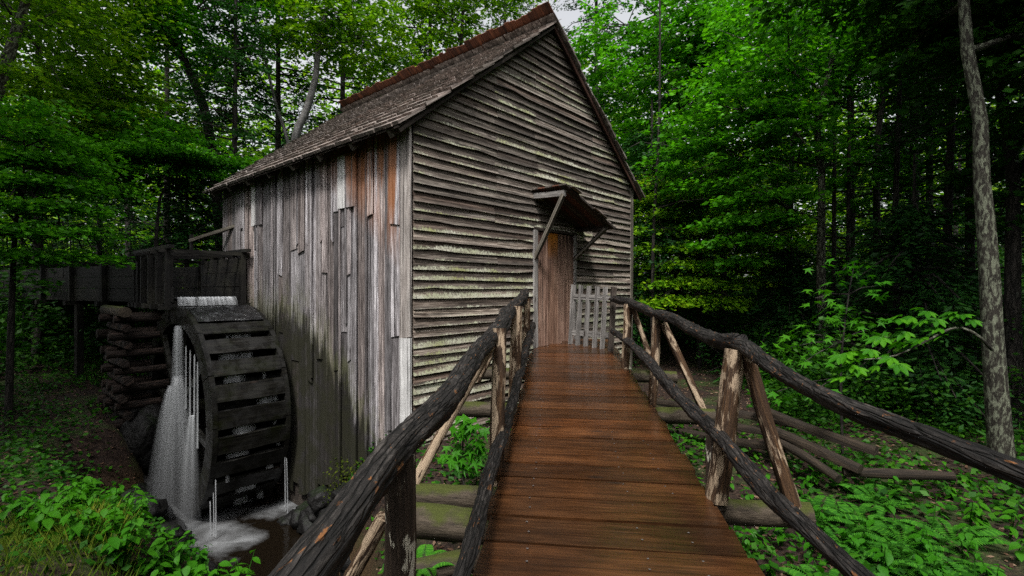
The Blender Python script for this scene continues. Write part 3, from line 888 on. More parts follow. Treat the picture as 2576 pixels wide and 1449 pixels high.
# stone footing under the mill
rnd = random.Random(5)
# ------------------------------------------------------------------ water wheel
WS0, WS1, WT, WZ, WR = -1.24, -0.26, 4.54, -2.02, 1.70
wheel = empty('water_wheel', H((WS0 + WS1) / 2, WT, WZ - WR), 'black dripping overshot water wheel beside the grey board wall', 'water wheel')
def wpt(s, a, r): return H(s, WT + r * math.cos(a), WZ + r * math.sin(a))
NB = 28
for s0, s1 in ((WS0 - 0.07, WS0), (WS1, WS1 + 0.07)):
    for i in range(14):                       # rim of fourteen sawn felloes
        mb = MB()
        a0, a1 = 2 * math.pi * i / 14 + 0.004, 2 * math.pi * (i + 1) / 14 - 0.004
        vv, ff = [], []
        for j in range(5):
            a = a0 + (a1 - a0) * j / 4
            vv += [wpt(s0, a, WR - 0.27), wpt(s1, a, WR - 0.27), wpt(s1, a, WR + 0.01), wpt(s0, a, WR + 0.01)]
        for j in range(4):
            for q in range(4): ff.append((j * 4 + q, j * 4 + 4 + q, j * 4 + 4 + (q + 1) % 4, j * 4 + (q + 1) % 4))
        ff += [(0, 1, 2, 3), (19, 18, 17, 16)]
        mb.add(vv, ff)
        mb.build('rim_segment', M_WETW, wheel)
    sm = (s0 + s1) / 2
    for i in range(8):
        a = 2 * math.pi * i / 8 + 0.2
        beam('spoke', wpt(sm, a, 0.12), wpt(sm, a, WR - 0.2), 0.10, 0.07, M_WETW, wheel, up=U)
for i in range(NB):
    a = 2 * math.pi * (i + 0.4) / NB
    # outer lip board of the bucket, then its sloping floor
    aa, ab = a, a + 2 * math.pi / NB * 0.66
    c0, c1 = wpt(WS0, aa, WR - 0.02), wpt(WS1, aa, WR - 0.02)
    mid = wpt(WS0, (aa + ab) / 2, WR - 0.012); mid1 = wpt(WS1, (aa + ab) / 2, WR - 0.012)
    nrm = (HM.to_3x3() @ Vector((0, math.cos((aa + ab) / 2), math.sin((aa + ab) / 2))))
    beam('bucket_board', mid, mid1, WR * (ab - aa), 0.03, M_WETW, wheel, up=nrm, segs=4, jit=0.008)
    q0, q1 = wpt(WS0, aa, WR - 0.03), wpt(WS1, aa, WR - 0.03)
    d = (wpt(WS0, aa + 0.10, WR - 0.27) - q0)
    beam('bucket_floor', q0 + d * 0.5, q1 + d * 0.5, 0.026, d.length, M_WETW, wheel, up=d.normalized(), segs=2)
mb = MB()                                     # closed sole behind the buckets
n = 28
vv, ff = [], []
for i in range(n):
    a = 2 * math.pi * i / n
    vv += [wpt(WS0, a, WR - 0.29), wpt(WS1, a, WR - 0.29), wpt(WS1, a, WR - 0.26), wpt(WS0, a, WR - 0.26)]
for i in range(n):
    j = (i + 1) % n
    for q in range(4): ff.append((i * 4 + q, j * 4 + q, j * 4 + (q + 1) % 4, i * 4 + (q + 1) % 4))
mb.add(vv, ff); mb.build('drum', M_WETW, wheel)
log('axle', [H(WS0 - 0.16, WT, WZ), H(0.05, WT, WZ)], [0.13, 0.13], M_WETW, wheel, 10, 0.3, 0.03, 2, 0, 0)
# ------------------------------------------------------------------ falling water
def sheet(mb, top, vel, drop, w0, w1, wdir, n=16, m=10, g=9.8, ph=0.0, fold=0.02, pw=0.7, v0=0.0):
    """a folded sheet of water that leaves top with velocity vel and falls by drop"""
    vs, fs, uv = [], [], []
    vz = vel.z
    T_ = (vz + math.sqrt(max(vz * vz + 2 * g * drop, 0))) / g
    nd = wdir.cross(Vector((0, 0, 1)))
    L = 0.0; prev = None
    for i in range(n + 1):
        tt = T_ * i / n
        p = top + Vector((vel.x * tt, vel.y * tt, vz * tt - 0.5 * g * tt * tt))
        if prev is not None: L += (p - prev).length
        prev = p
        ww = w0 + (w1 - w0) * (i / n) ** pw
        for j in range(m + 1):
            v = 2 * j / m - 1
            bul = (1 - v * v) * 0.03 * ww + fold * noise.noise((v * 4 + ph, L * 0.8, ph))
            vs.append(p + wdir * (v * ww / 2) + nd * bul); uv.append((j / m, i / n))
    for i in range(n):
        for j in range(m):
            q = i * (m + 1) + j
            fs.append((q, q + 1, q + m + 2, q + m + 1))
    mb.add(vs, fs, uv)
wf = empty('waterfall', H(WS0 - 0.3, WT - 0.2, -3.6), 'silky white water falling outside the rim of the wheel', 'waterfall')
rnd = random.Random(9)
WD = (U * 0.9 - V * 0.25).normalized()
mb = MB()
sheet(mb, H(WS0 - 0.11, WT - 0.30, -0.60), -U * 0.04 - V * 0.05, 1.55, 0.09, 0.20, WD, 18, 8, ph=1.3, fold=0.008)
mb.build('upper_stream', M_FALL, wf, None, True)
for (s_, t_, z_, us, vs_, w0_, w1_, ph_) in ((-0.13, -0.33, -1.40, 0.16, 0.62, 0.15, 0.80, 4.1), (-0.18, -0.25, -1.55, 0.34, 0.45, 0.10, 0.55, 5.3)):
    mb = MB()                                         # the veil spreads below the ledge
    sheet(mb, H(WS0 + s_, WT + t_, z_), -U * us - V * vs_ + Vector((0, 0, 0.12)), 3.59 + z_, w0_, w1_, WD, 24, 18, ph=ph_, pw=1.6, fold=0.012)
    mb.build('lower_veil', M_VEIL, wf, None, True)
mb = MB()
sheet(mb, H(WS0 - 0.12, WT - 1.0, -1.92), -U * 0.12 - V * 0.16 + Vector((0, 0, 0.3)), 1.66, 0.08, 0.36, WD, 18, 10, ph=7.7, pw=1.5, fold=0.01)
mb.build('lower_veil', M_VEIL, wf, None, True)
for t_, z_, d_ in ((WT - 0.60, -0.9, 1.0), (WT - 0.80, -0.95, 1.3), (WT - 1.0, -1.0, 1.0), (WT - 1.14, -1.1, 1.3)):
    mb = MB()
    sheet(mb, H(WS0 - 0.09, t_, z_), V * 0.02, d_, 0.016, 0.034, WD, 12, 3, ph=t_, fold=0.004)
    mb.build('thin_strand', M_FALL, wf, None, True)

sp = empty('flume_spill', H(-0.75, WT + 0.1, -0.3), 'white sheet of water spilling from the flume lip onto the wheel', 'waterfall')
mb = MB()
sheet(mb, H((WS0 + WS1) / 2, WT + 0.30, -0.155), -V * 0.62, 0.15, WS1 - WS0 - 0.05, WS1 - WS0 - 0.02, U, 8, 40, ph=2.2, fold=0.03)
mb.build('water_sheet', M_SPILL, sp, None, True)
# film running over the uppermost buckets
mb = MB()
vs, fs = [], []
NA, NS = 14, 16
for i in range(NA + 1):
    a = math.pi / 2 + 0.10 + 0.42 * i / NA
    for j in range(NS + 1):
        s_ = WS0 + (WS1 - WS0) * j / NS
        vs.append(wpt(s_, a, WR + 0.022 + 0.012 * noise.noise((s_ * 9, a * 30, 0))))
for i in range(NA):
    for j in range(NS):
        q = i * (NS + 1) + j
        fs.append((q, q + 1, q + NS + 2, q + NS + 1))
mb.add(vs, fs); mb.build('water_film', M_FILM, sp, None, True)
# water draining between the buckets
dr = empty('bucket_drips', H(-0.75, WT - 1.6, -3.6), 'small white trickles of water between the wheel buckets', 'water')
mb = MB()
for i in range(NB):
    a = 2 * math.pi * (i + 0.4) / NB
    if not (math.pi * 0.60 < a < math.pi * 1.32): continue
    ab = a + 2 * math.pi / NB * 0.66
    gap = 2 * math.pi / NB * 0.34
    for _ in range(2):
        wd = rnd.choice((0.06, 0.12, 0.22, 0.32)); s_ = rnd.uniform(WS0 + 0.05, WS1 - wd - 0.03)
        mb = MB()
        sheet(mb, wpt(s_ + wd / 2, ab - 0.03, WR - 0.05), -V * 0.03, 0.13 + 0.06 * rnd.random(), wd, wd * 1.05, U, 4, 8, ph=rnd.random() * 9, fold=0.012)
        mb.build('trickle', M_TRICK, dr, None, True)
for (s_, t_, z0) in ((WS0 - 0.02, WT - 1.66, -2.75), (WS0 - 0.03, WT - 1.60, -2.95), (WS1 + 0.02, WT - 1.66, -2.7), (WS1 + 0.04, WT - 1.55, -2.6), (WS0 - 0.04, WT - 1.5, -3.1)):
    mb = MB()
    sheet(mb, H(s_, t_, z0), -V * rnd.uniform(0.04, 0.12), 3.58 + z0, 0.010, 0.022, WD, 8, 3, ph=rnd.random() * 9, fold=0.004)
    mb.build('long_drip', M_FALL, dr, None, True)

# ------------------------------------------------------------------ flume
fl = empty('flume', H(-0.75, WT + 1.5, -0.3), 'dark plank flume with posts that carries water to the wheel', 'flume')
F0, F1 = H(-0.75, WT + 0.30, 0), H(-0.75, WT + 2.35, 0)
FD = Vector((-0.89, 0.456, 0)).normalized()
F2 = F1 + FD * 9.5
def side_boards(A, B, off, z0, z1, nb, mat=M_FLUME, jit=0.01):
    d = (B - A); d.z = 0; d.normalize()
    nrm = Vector((d.y, -d.x, 0))
    for i in range(nb):
        za, zb = z0 + (z1 - z0) * i / nb, z0 + (z1 - z0) * (i + 1) / nb
        n_ = max(1, round((B - A).length / 3.0))
        for k in range(n_):
            a = A + (B - A) * (k / n_) + nrm * off; b = A + (B - A) * ((k + 1) / n_) + nrm * off
            a = Vector((a.x, a.y, CH + (za + zb) / 2)) + nrm * random.uniform(-jit, jit); b = Vector((b.x, b.y, CH + (za + zb) / 2)) + nrm * random.uniform(-jit, jit)
            beam('side_board', a, b, 0.035, (zb - za) - 0.008, mat, fl)
W2 = 0.54
ddir = (F1 - F0).normalized()
side_boards(F0, F1, W2, -0.24, 0.56, 3)         # side facing the camera or the mill
side_boards(F0 + ddir * -0.05, F1, -W2, -0.24, 0.56, 3)
side_boards(F1, F2, W2, -0.24, 0.46, 3)
side_boards(F1, F2, -W2, -0.24, 0.46, 3)
for A, B in ((F0, F1), (F1, F2)):
    a = Vector((A.x, A.y, CH - 0.245)); b = Vector((B.x, B.y, CH - 0.245))
    beam('floor_board', a, b, 1.12, 0.05, M_FLUME, fl)
    d = (B - A).normalized(); nrm = Vector((d.y, -d.x, 0))
    L = (B - A).length; nP = 4 if L < 3 else 7
    for i in range(nP + 1):
        c = A + d * (L * i / nP)
        for sgn in (-1, 1):
            q = c + nrm * (sgn * (W2 + 0.055))
            beam('flume_post', (q.x, q.y, CH - 0.36), (q.x, q.y, CH + (0.60 if L < 3 else 0.52)), 0.085, 0.07, M_FLUME, fl, up=d)
        e0, e1 = c - nrm * (W2 + 0.18), c + nrm * (W2 + 0.18)
        zt = CH + (0.63 if L < 3 else 0.55)
        beam('tie_beam', (e0.x, e0.y, zt), (e1.x, e1.y, zt), 0.07, 0.06, M_FLUME, fl)
        beam('sleeper', (e0.x, e0.y, CH - 0.32), (e1.x, e1.y, CH - 0.32), 0.10, 0.09, M_FLUME, fl)
# long rails lying on top of the ties
for sgn in (-1, 1):
    a, b = F0 + U * (sgn * 0.60) - V * 0.25, F1 + U * (sgn * 0.60)
    beam('cap_rail', (a.x, a.y, CH + 0.69), (b.x, b.y, CH + 0.69), 0.08, 0.06, M_FLUME, fl)
beam('pit_water', (F0.x, F0.y, CH - 0.17), (F1.x, F1.y, CH - 0.17), 1.0, 0.03, M_FILM, fl)
lever = beam('sluice_lever', at(478, 606, 10.2), at(597, 567, 9.85), 0.07, 0.06, M_BRACE, None)
tag(lever, 'sloping wooden lever from the mill wall down to the flume', 'lever')
post2 = beam('gate_stem', at(482, 645, 10.2), at(482, 590, 10.2), 0.06, 0.06, M_FLUME, fl, up=V)

# support legs of the far flume
for i, k in enumerate((2.6, 5.2, 7.8)):
    c = F1 + FD * k
    nrm = Vector((FD.y, -FD.x, 0))
    for sgn in (-1, 1):
        q = c + nrm * (sgn * 0.5)
        gz = float(ground_z(q.x, q.y))
        beam('trestle_leg', (q.x, q.y, gz - 0.1), (q.x, q.y, CH - 0.36), 0.12, 0.12, M_FLUME, fl, up=FD)

# log crib below the head of the flume
crib = empty('log_crib', H(-1.75, WT + 1.7, -2.3), 'crib of stacked reddish logs propping up the flume', 'crib')
cc = H(-1.35, WT + 1.55, 0)
for lev in range(13):
    zz = CH - 2.30 + lev * 0.148
    if lev % 2 == 0:
        for k in (-0.60, 0.0, 0.28):
            a = cc + V * k - U * 0.62; b = cc + V * k + U * 0.55
            j = Vector((random.uniform(-.08, .08), random.uniform(-.05, .05), 0))
            log('crib_log', [Vector((a.x, a.y, zz)) + j, Vector((b.x, b.y, zz)) + j], [random.uniform(0.06, 0.085)] * 2, M_CRIB, crib, 9, 0.3, 0.12, 2, 0, 0)
    else:
        for k in (-0.45, 0.30):
            a = cc + U * k - V * 0.80; b = cc + U * k + V * 0.42
            j = Vector((random.uniform(-.05, .05), random.uniform(-.08, .08), 0))
            log('crib_log', [Vector((a.x, a.y, zz)) + j, Vector((b.x, b.y, zz)) + j], [random.uniform(0.06, 0.085)] * 2, M_CRIB, crib, 9, 0.3, 0.12, 2, 0, 0)
a = cc - U * 0.5 - V * 0.9; b = cc + V * 0.6 - U * 0.5
log('top_sill', [Vector((a.x, a.y, CH - 0.40)), Vector((b.x, b.y, CH - 0.40))], [0.09, 0.09], M_MOSSLOG, crib, 9, 0.3, 0.1, 2, 0, 0)

# ------------------------------------------------------------------ footbridge
def dzk(y): return -1.0 + (y - 7.33) * 0.069
def xl(y): return 0.276 + (y - 7.33) * 0.0898
def xr(y): return 1.60 + (y - 7.33) * 0.0898
def xwall(y): return P0.x + U.x * (y - P0.y) / U.y
br = empty('footbridge', (0.7, 4.0, CH - 1.9), 'wet brown plank footbridge with rustic bark covered log railings', 'footbridge')
SK = -0.125
y = -0.6; k = 0
rnd = random.Random(31)
while y < 8.75:
    wd = rnd.uniform(0.225, 0.30)
    yc = y + wd / 2
    xa, xb = xl(yc) + rnd.uniform(-0.025, 0.015), xr(yc) + rnd.uniform(-0.015, 0.02)
    if yc > 6.9: xa = max(xa, xwall(yc) + 0.18)
    xm = (xl(yc) + xr(yc)) / 2
    a = Vector((xa, yc + SK * (xa - xm), CH + dzk(yc) - 0.02 + rnd.uniform(-0.004, 0.004)))
    b = Vector((xb, yc + SK * (xb - xm), CH + dzk(yc) - 0.02 + rnd.uniform(-0.004, 0.004)))
    if xb - xa > 0.25:
        up = Vector((0, -0.069, 1)).normalized()
        beam('deck_plank', a, b, wd - rnd.uniform(0.009, 0.018), 0.045, M_DECK, br, up=up, segs=5, jit=0.003)
    y += wd; k += 1
mb = MB()
yy = -0.2
while yy < 7.4:
    for fx in (0.235, 0.83, 1.09):
        for q in (-0.045, 0.05):
            cx_ = xl(yy) + fx + rnd.uniform(-.012, .012); cy_ = yy + q + SK * (fx - 0.66) + rnd.uniform(-.01, .01)
            z_ = CH + dzk(cy_) + 0.0065
            ring = [(cx_ + 0.0065 * math.cos(a), cy_ + 0.0065 * math.sin(a), z_) for a in [k_ * math.pi / 3 for k_ in range(6)]]
            mb.add(ring, [tuple(range(6))])
    yy += 0.262
T = NT('nail_steel'); M_NAIL = T.finish((0.22, 0.20, 0.19), 0.4, 0.5); T.b.inputs['Metallic'].default_value = 0.7
mb.build('nail_heads', M_NAIL, br, None, False, 'stuff')
# stringers and cross beams
for off in (0.22, 1.08):
    log('stringer', [Vector((xl(q) + off, q, CH + dzk(q) - 0.31)) for q in (-0.6, 2.5, 5.0, 7.6)], [0.11] * 4, M_POSTD, br, 10, 0.3, 0.08, 2, 0, 0)
BEAMS = (1.62, 3.25, 5.12, 6.7)
for yb in BEAMS:
    xa, xb = xl(yb) - 0.62, xr(yb) + 0.62
    xm = (xl(yb) + xr(yb)) / 2
    pass
    log('cross_beam', [Vector((xx, yb + SK * (xx - xm), CH + dzk(yb) - 0.135)) for xx in (xa, xm, xb)], [0.085, 0.085, 0.08], M_MOSSLOG, br, 8, 0.12, 0.1, 2, 0.03, 0)
# left railing
LR = [(7.55, 0.92), (6.4, 0.90), (5.2, 0.90), (4.1, 0.90), (3.0, 0.885), (2.2, 0.885), (1.5, 0.90), (0.9, 0.90), (0.3, 0.9)]
wig = [0.0, 0.02, -0.02, 0.02, -0.015, 0.015, -0.01, 0.01, 0]
log('hand_rail', [Vector((xl(q) - 0.10 + wg, q, CH + dzk(q) + h)) for (q, h), wg in zip(LR, wig)], [0.066, 0.072, 0.07, 0.064, 0.058, 0.054, 0.051, 0.05, 0.05], M_RAIL, br, 26, 0.018, 0.24, 2.6, 0.10, 0.26)
log('lower_rail', [at(1340, 818, 7.35), at(1322, 880, 6.2), at(1302, 960, 5.0), at(1276, 1060, 3.9), at(1250, 1135, 3.2), at(1225, 1215, 2.75), at(1192, 1345, 2.2), at(1150, 1490, 1.8), at(1090, 1700, 1.35)],
    [0.05, 0.05, 0.045, 0.044, 0.044, 0.041, 0.038, 0.036, 0.036], M_RAIL, br, 18, 0.022, 0.30, 3.2, 0.11, 0.28)
def post(ptop, pbot, r0, r1, mat=M_POST):
    return log('post', [ptop, (Vector(ptop) + Vector(pbot)) / 2 + Vector((random.uniform(-.012, .012), 0, 0)), pbot], [r0, (r0 + r1) / 2, r1], mat, br, 14, 0.04, 0.16, 1.5, 0.05, 0.2)
def brace(a, b, r=0.045, mat=M_POST):
    return log('brace', [a, (Vector(a) + Vector(b)) / 2 + Vector((0, 0, random.uniform(-.015, .015))), b], [r, r, r * 1.08], mat, br, 12, 0.04, 0.15, 2, 0.05, 0.2)
post(at(1008, 1140, 1.57), at(985, 1840, 1.57), 0.052, 0.06, M_POSTD)
brace(at(965, 1300, 1.62), at(830, 1540, 1.70), 0.025)
post(at(1256, 826, 3.62), at(1248, 1240, 3.50), 0.052, 0.058)
brace(at(1236, 868, 3.55), at(1045, 1212, 3.42), 0.036)
post(at(1302, 770, 5.35), at(1293, 1010, 5.30), 0.062, 0.062)
brace(at(1292, 790, 5.3), at(1200, 960, 5.3), 0.035)
post(at(1326, 752, 6.95), at(1322, 900, 6.9), 0.05, 0.05, M_POST)
# right railing: two logs spliced over the big post
log('hand_rail', [at(1540, 752, 7.5), at(1580, 760, 6.7), at(1640, 786, 5.5), at(1700, 806, 4.7), at(1760, 838, 4.0), at(1815, 858, 3.5), at(1862, 858, 3.15)],
    [0.045, 0.058, 0.052, 0.052, 0.054, 0.056, 0.05], M_RAIL, br, 18, 0.028, 0.26, 3.2, 0.12, 0.25)
log('hand_rail', [at(1838, 858, 3.32), at(1880, 876, 3.0), at(1930, 915, 2.6), at(2005, 960, 2.22), at(2110, 1016, 1.85), at(2230, 1063, 1.58), at(2420, 1135, 1.30), at(2700, 1245, 1.05), at(3100, 1420, 0.82)],
    [0.040, 0.048, 0.042, 0.038, 0.035, 0.032, 0.030, 0.029, 0.029], M_RAIL, br, 24, 0.016, 0.22, 2.8, 0.10, 0.28)
log('lower_rail', [at(1540, 832, 7.4), at(1576, 856, 6.5), at(1636, 912, 5.0), at(1684, 973, 4.2), at(1744, 1034, 3.55), at(1802, 1088, 3.12), at(1836, 1128, 2.86), at(1916, 1223, 2.45), at(1977, 1282, 2.2), at(2045, 1342, 2.0), at(2112, 1403, 1.86), at(2220, 1500, 1.66), at(2500, 1760, 1.25)],
    [0.04, 0.05, 0.05, 0.048, 0.048, 0.046, 0.046, 0.046, 0.042, 0.04, 0.038, 0.036, 0.036], M_RAIL, br, 18, 0.022, 0.28, 3.2, 0.11, 0.28)
post(at(1850, 880, 3.10), at(1802, 1262, 3.06), 0.066, 0.066)
post(at(1800, 1095, 3.14), at(1800, 1275, 3.10), 0.06, 0.07, M_POSTD)
brace(at(1876, 890, 3.08), at(1995, 1278, 2.98), 0.045)
post(at(1652, 795, 5.30), at(1640, 1030, 5.2), 0.046, 0.05)
brace(at(1668, 812, 5.25), at(1770, 1035, 5.05), 0.04)
post(at(1580, 765, 6.55), at(1572, 930, 6.5), 0.055, 0.058)
brace(at(1592, 775, 6.5), at(1645, 925, 6.4), 0.036)
# mossy abutment logs under the near cross beam
for (a, b, r) in ((at(1030, 1305, 3.1), at(1300, 1330, 3.0), 0.10), (at(1040, 1440, 2.75), at(1240, 1400, 2.85), 0.07)):
    log('abutment_log', [a, b], [r, r], M_MOSSLOG, br, 12, 0.08, 0.2, 2, 0.05, 0)

# ------------------------------------------------------------------ picket gate and its post
gate = empty('picket_gate', at(1475, 870, 8.05), 'small weathered picket gate standing between the door and right railing', 'gate')
for i, (xt, xbm, d) in enumerate(((1443, 1434, 8.25), (1462, 1453, 8.15), (1482, 1473, 8.05), (1503, 1495, 7.95), (1523, 1515, 7.85))):
    yb = 865 + i * 3.6
    beam('picket', at(xbm, yb, d), at(xt, 716 + i * 1.6, d), 0.085, 0.022, M_PICK, gate, up=Vector((0.55, -0.83, 0)))
for yy, yb in ((746, 750), (836, 844)):
    beam('gate_bar', at(1436, yy, 8.29), at(1536, yb, 7.80), 0.03, 0.085, M_PICK, gate)
gp = beam('gate_post', at(1536, 892, 7.62), at(1545, 722, 7.62), 0.08, 0.07, M_DARKWOOD, None, up=(0, -1, 0))
tag(gp, 'dark narrow post with a rope tie at the end of right railing', 'post')
mb = MB()
import math as _m
tube(mb, [at(1541, 752, 7.62) + Vector((0.058 * _m.cos(a), 0.052 * _m.sin(a), 0.012 * _m.sin(a * 2))) for a in [i * 0.5236 for i in range(13)]], [0.007] * 13, 6, 0.02)
rope = mb.build('rope_tie', M_PICK, None, None, True)
tag(rope, 'thin pale rope tied round the dark gate post', 'rope')

# ------------------------------------------------------------------ split rail fence beyond the right railing
fence = empty('split_rail_fence', at(2150, 1230, 4.8), 'low zigzag fence of split rails behind the right railing', 'fence')
FR = [(at(1640, 1010, 7.2), at(2010, 1068, 5.6)), (at(1660, 1045, 7.0), at(2000, 1100, 5.6)), (at(1900, 1020, 5.9), at(2205, 1135, 4.75)), (at(1925, 1072, 5.7), at(2165, 1180, 4.75)), (at(1930, 1095, 5.7), at(2110, 1205, 4.8)),
      (at(2120, 1186, 4.9), at(2400, 1198, 4.6)), (at(1690, 1080, 6.9), at(1980, 1130, 5.6))]
for a, b in FR:
    log('split_rail', [a, (a + b) / 2 + Vector((0, 0, random.uniform(-.03, .02))), b], [0.045, 0.055, 0.048], M_SPLIT, fence, 6, 0.15, 0.25, 1.2, 0.05, 0.1)
# ------------------------------------------------------------------ foliage generators
def unit(a): return a / np.maximum(np.linalg.norm(a, axis=-1, keepdims=True), 1e-9)
def kites(P, D, Nn, ln, asp=0.55):
    """leaf-shaped quads: centre P, direction D, normal Nn, length ln"""
    D = unit(D); S = unit(np.cross(Nn, D))
    ln = np.asarray(ln)[:, None] if np.ndim(ln) else ln
    v = np.empty((len(P), 4, 3))
    v[:, 0] = P - D * ln * 0.5
    v[:, 1] = P + S * ln * asp * 0.5 + D * ln * 0.03
    v[:, 2] = P + D * ln * 0.5
    v[:, 3] = P - S * ln * asp * 0.5 + D * ln * 0.03
    return v
def spray_leaves(C, az, ln, wd, m, leaf, droop=0.15, tilt=0.7, thick=0.05, asp=0.55, pitch=0.0, rng=RNG):
    n = len(C)
    d = np.stack([np.cos(az), np.sin(az), np.zeros(n)], -1); p = np.stack([-np.sin(az), np.cos(az), np.zeros(n)], -1)
    a = rng.uniform(-1, 1, (n, m)); b = rng.uniform(-1, 1, (n, m)) * np.sqrt(np.clip(1.02 - (a * 0.9) ** 2, 0.03, 1))
    ln = np.broadcast_to(np.asarray(ln, float), (n,))[:, None]; wd = np.broadcast_to(np.asarray(wd, float), (n,))[:, None]
    u = (a + 1) / 2
    P = C[:, None, :] + d[:, None, :] * (a * ln / 2)[..., None] + p[:, None, :] * (b * wd / 2)[..., None]
    P[..., 2] += -droop * ln * u ** 2 + pitch * a * ln / 2 - 0.12 * np.abs(b) * wd + rng.normal(0, thick, (n, m))
    Nn = np.zeros((n, m, 3)); Nn[..., 2] = 1; Nn += rng.normal(0, tilt, (n, m, 3))
    D = d[:, None, :] * 0.7 + p[:, None, :] * np.sign(b)[..., None] * 0.6 + rng.normal(0, 0.35, (n, m, 3)); D[..., 2] = D[..., 2] * 0.4 - 0.22
    sz = leaf * rng.uniform(0.65, 1.3, n * m)
    return kites(P.reshape(-1, 3), D.reshape(-1, 3), unit(Nn).reshape(-1, 3), sz, asp)
def leaf_obj(name, V4, mat, parent=None, kind=None):
    return put(name, quads_mesh(name, V4.reshape(-1, 3), len(V4), mat), parent, None, kind)
def np3(v): return np.array([v[0], v[1], v[2]], float)

def trunk_tube(mb, pts, r0, r1, nseg=9, step=0.5, seed=0):
    n = len(pts)
    tube(mb, pts, [r0 + (r1 - r0) * (i / (n - 1)) ** 0.8 for i in range(n)], nseg, step, 0.10, 0.9, 0.03, seed, False, 0.05)

def ground_pt(x, y): return Vector((x, y, float(ground_z(x, y))))

def broadleaf(name, label, path, d, r0, bark, lmat, blobs, leaf=0.11, m=22, group=None, cat='tree', top=None, spray=0.85, tilt=0.75):
    leaf *= 1.28; m = int(m * 1.7)
    """path: trunk pixels from low to high; blobs: (x, y, depth, radius across, radius up, sprays)"""
    pts = [at(x, y, d if not isinstance(d, (list, tuple)) else dd) for (x, y), dd in zip(path, d if isinstance(d, (list, tuple)) else [d] * len(path))]
    b0 = pts[0]
    g = ground_pt(b0.x, b0.y)
    if b0.z > g.z + 0.3:
        lean = (pts[1] - pts[0]); k = (b0.z - g.z) / max(lean.z, 0.3)
        gx_, gy_ = b0.x - lean.x * min(k, 1.5) * 0.6, b0.y - lean.y * min(k, 1.5) * 0.6
        pts.insert(0, ground_pt(gx_, gy_) - Vector((0, 0, 0.15)))
    else: pts[0] = Vector((b0.x, b0.y, g.z - 0.15))
    if top: pts.append(pts[-1] + Vector(top))
    root = empty(name, pts[0] + Vector((0, 0, 0.15)), label, cat, group)
    mb = MB()
    trunk_tube(mb, pts, r0, r0 * 0.35, 10, 0.35, random.random() * 40)
    mb.build('trunk', bark, root, None, True)
    lim = MB(); allv = []
    for (bx, by, bd, rx, rz, ns) in blobs:
        ns = int(ns * 1.45); rx *= 1.12; rz *= 1.12
        c = at(bx, by, bd)
        c3 = np3(c)
        q = RNG.normal(size=(ns, 3)); q = unit(q) * (RNG.uniform(0.15, 1, (ns, 1)) ** 0.45)
        C = c3 + q * np.array([rx, rx, rz])
        # layer the sprays
        C[:, 2] = np.round(C[:, 2] / 0.42 + RNG.uniform(-0.25, 0.25, ns)) * 0.42
        az = np.arctan2(C[:, 1] - c3[1], C[:, 0] - c3[0]) + RNG.normal(0, 0.6, ns)
        allv.append(spray_leaves(C, az, spray * RNG.uniform(0.7, 1.4, ns), spray * 0.62 * RNG.uniform(0.7, 1.3, ns), m, leaf, 0.16, tilt))
        # limb from the trunk, then boughs to a few sprays
        tp = min(pts, key=lambda p_: abs(p_.z - (c.z - rz * 0.5)) + 0.2 * (p_ - c).length)
        mid = tp.lerp(c, 0.55) + Vector((0, 0, 0.12 * (c - tp).length * random.uniform(-0.3, 0.8)))
        tube(lim, [tp, mid, c], [r0 * 0.34, r0 * 0.24, r0 * 0.12], 5, 0.5, 0.1, 1.0, 0, 0, False)
        for i in RNG.choice(ns, min(ns, 10), replace=False):
            e = Vector(C[i]); s_ = mid.lerp(c, random.random())
            tube(lim, [s_, s_.lerp(e, 0.55) + Vector((0, 0, 0.1)), e], [r0 * 0.12 + 0.006, 0.014, 0.006], 4, 0.6, 0, 1, 0, 0, False)
    if lim.v: lim.build('limb', bark, root, None, True)
    if allv: leaf_obj('crown', np.concatenate(allv), lmat, root)
    return root

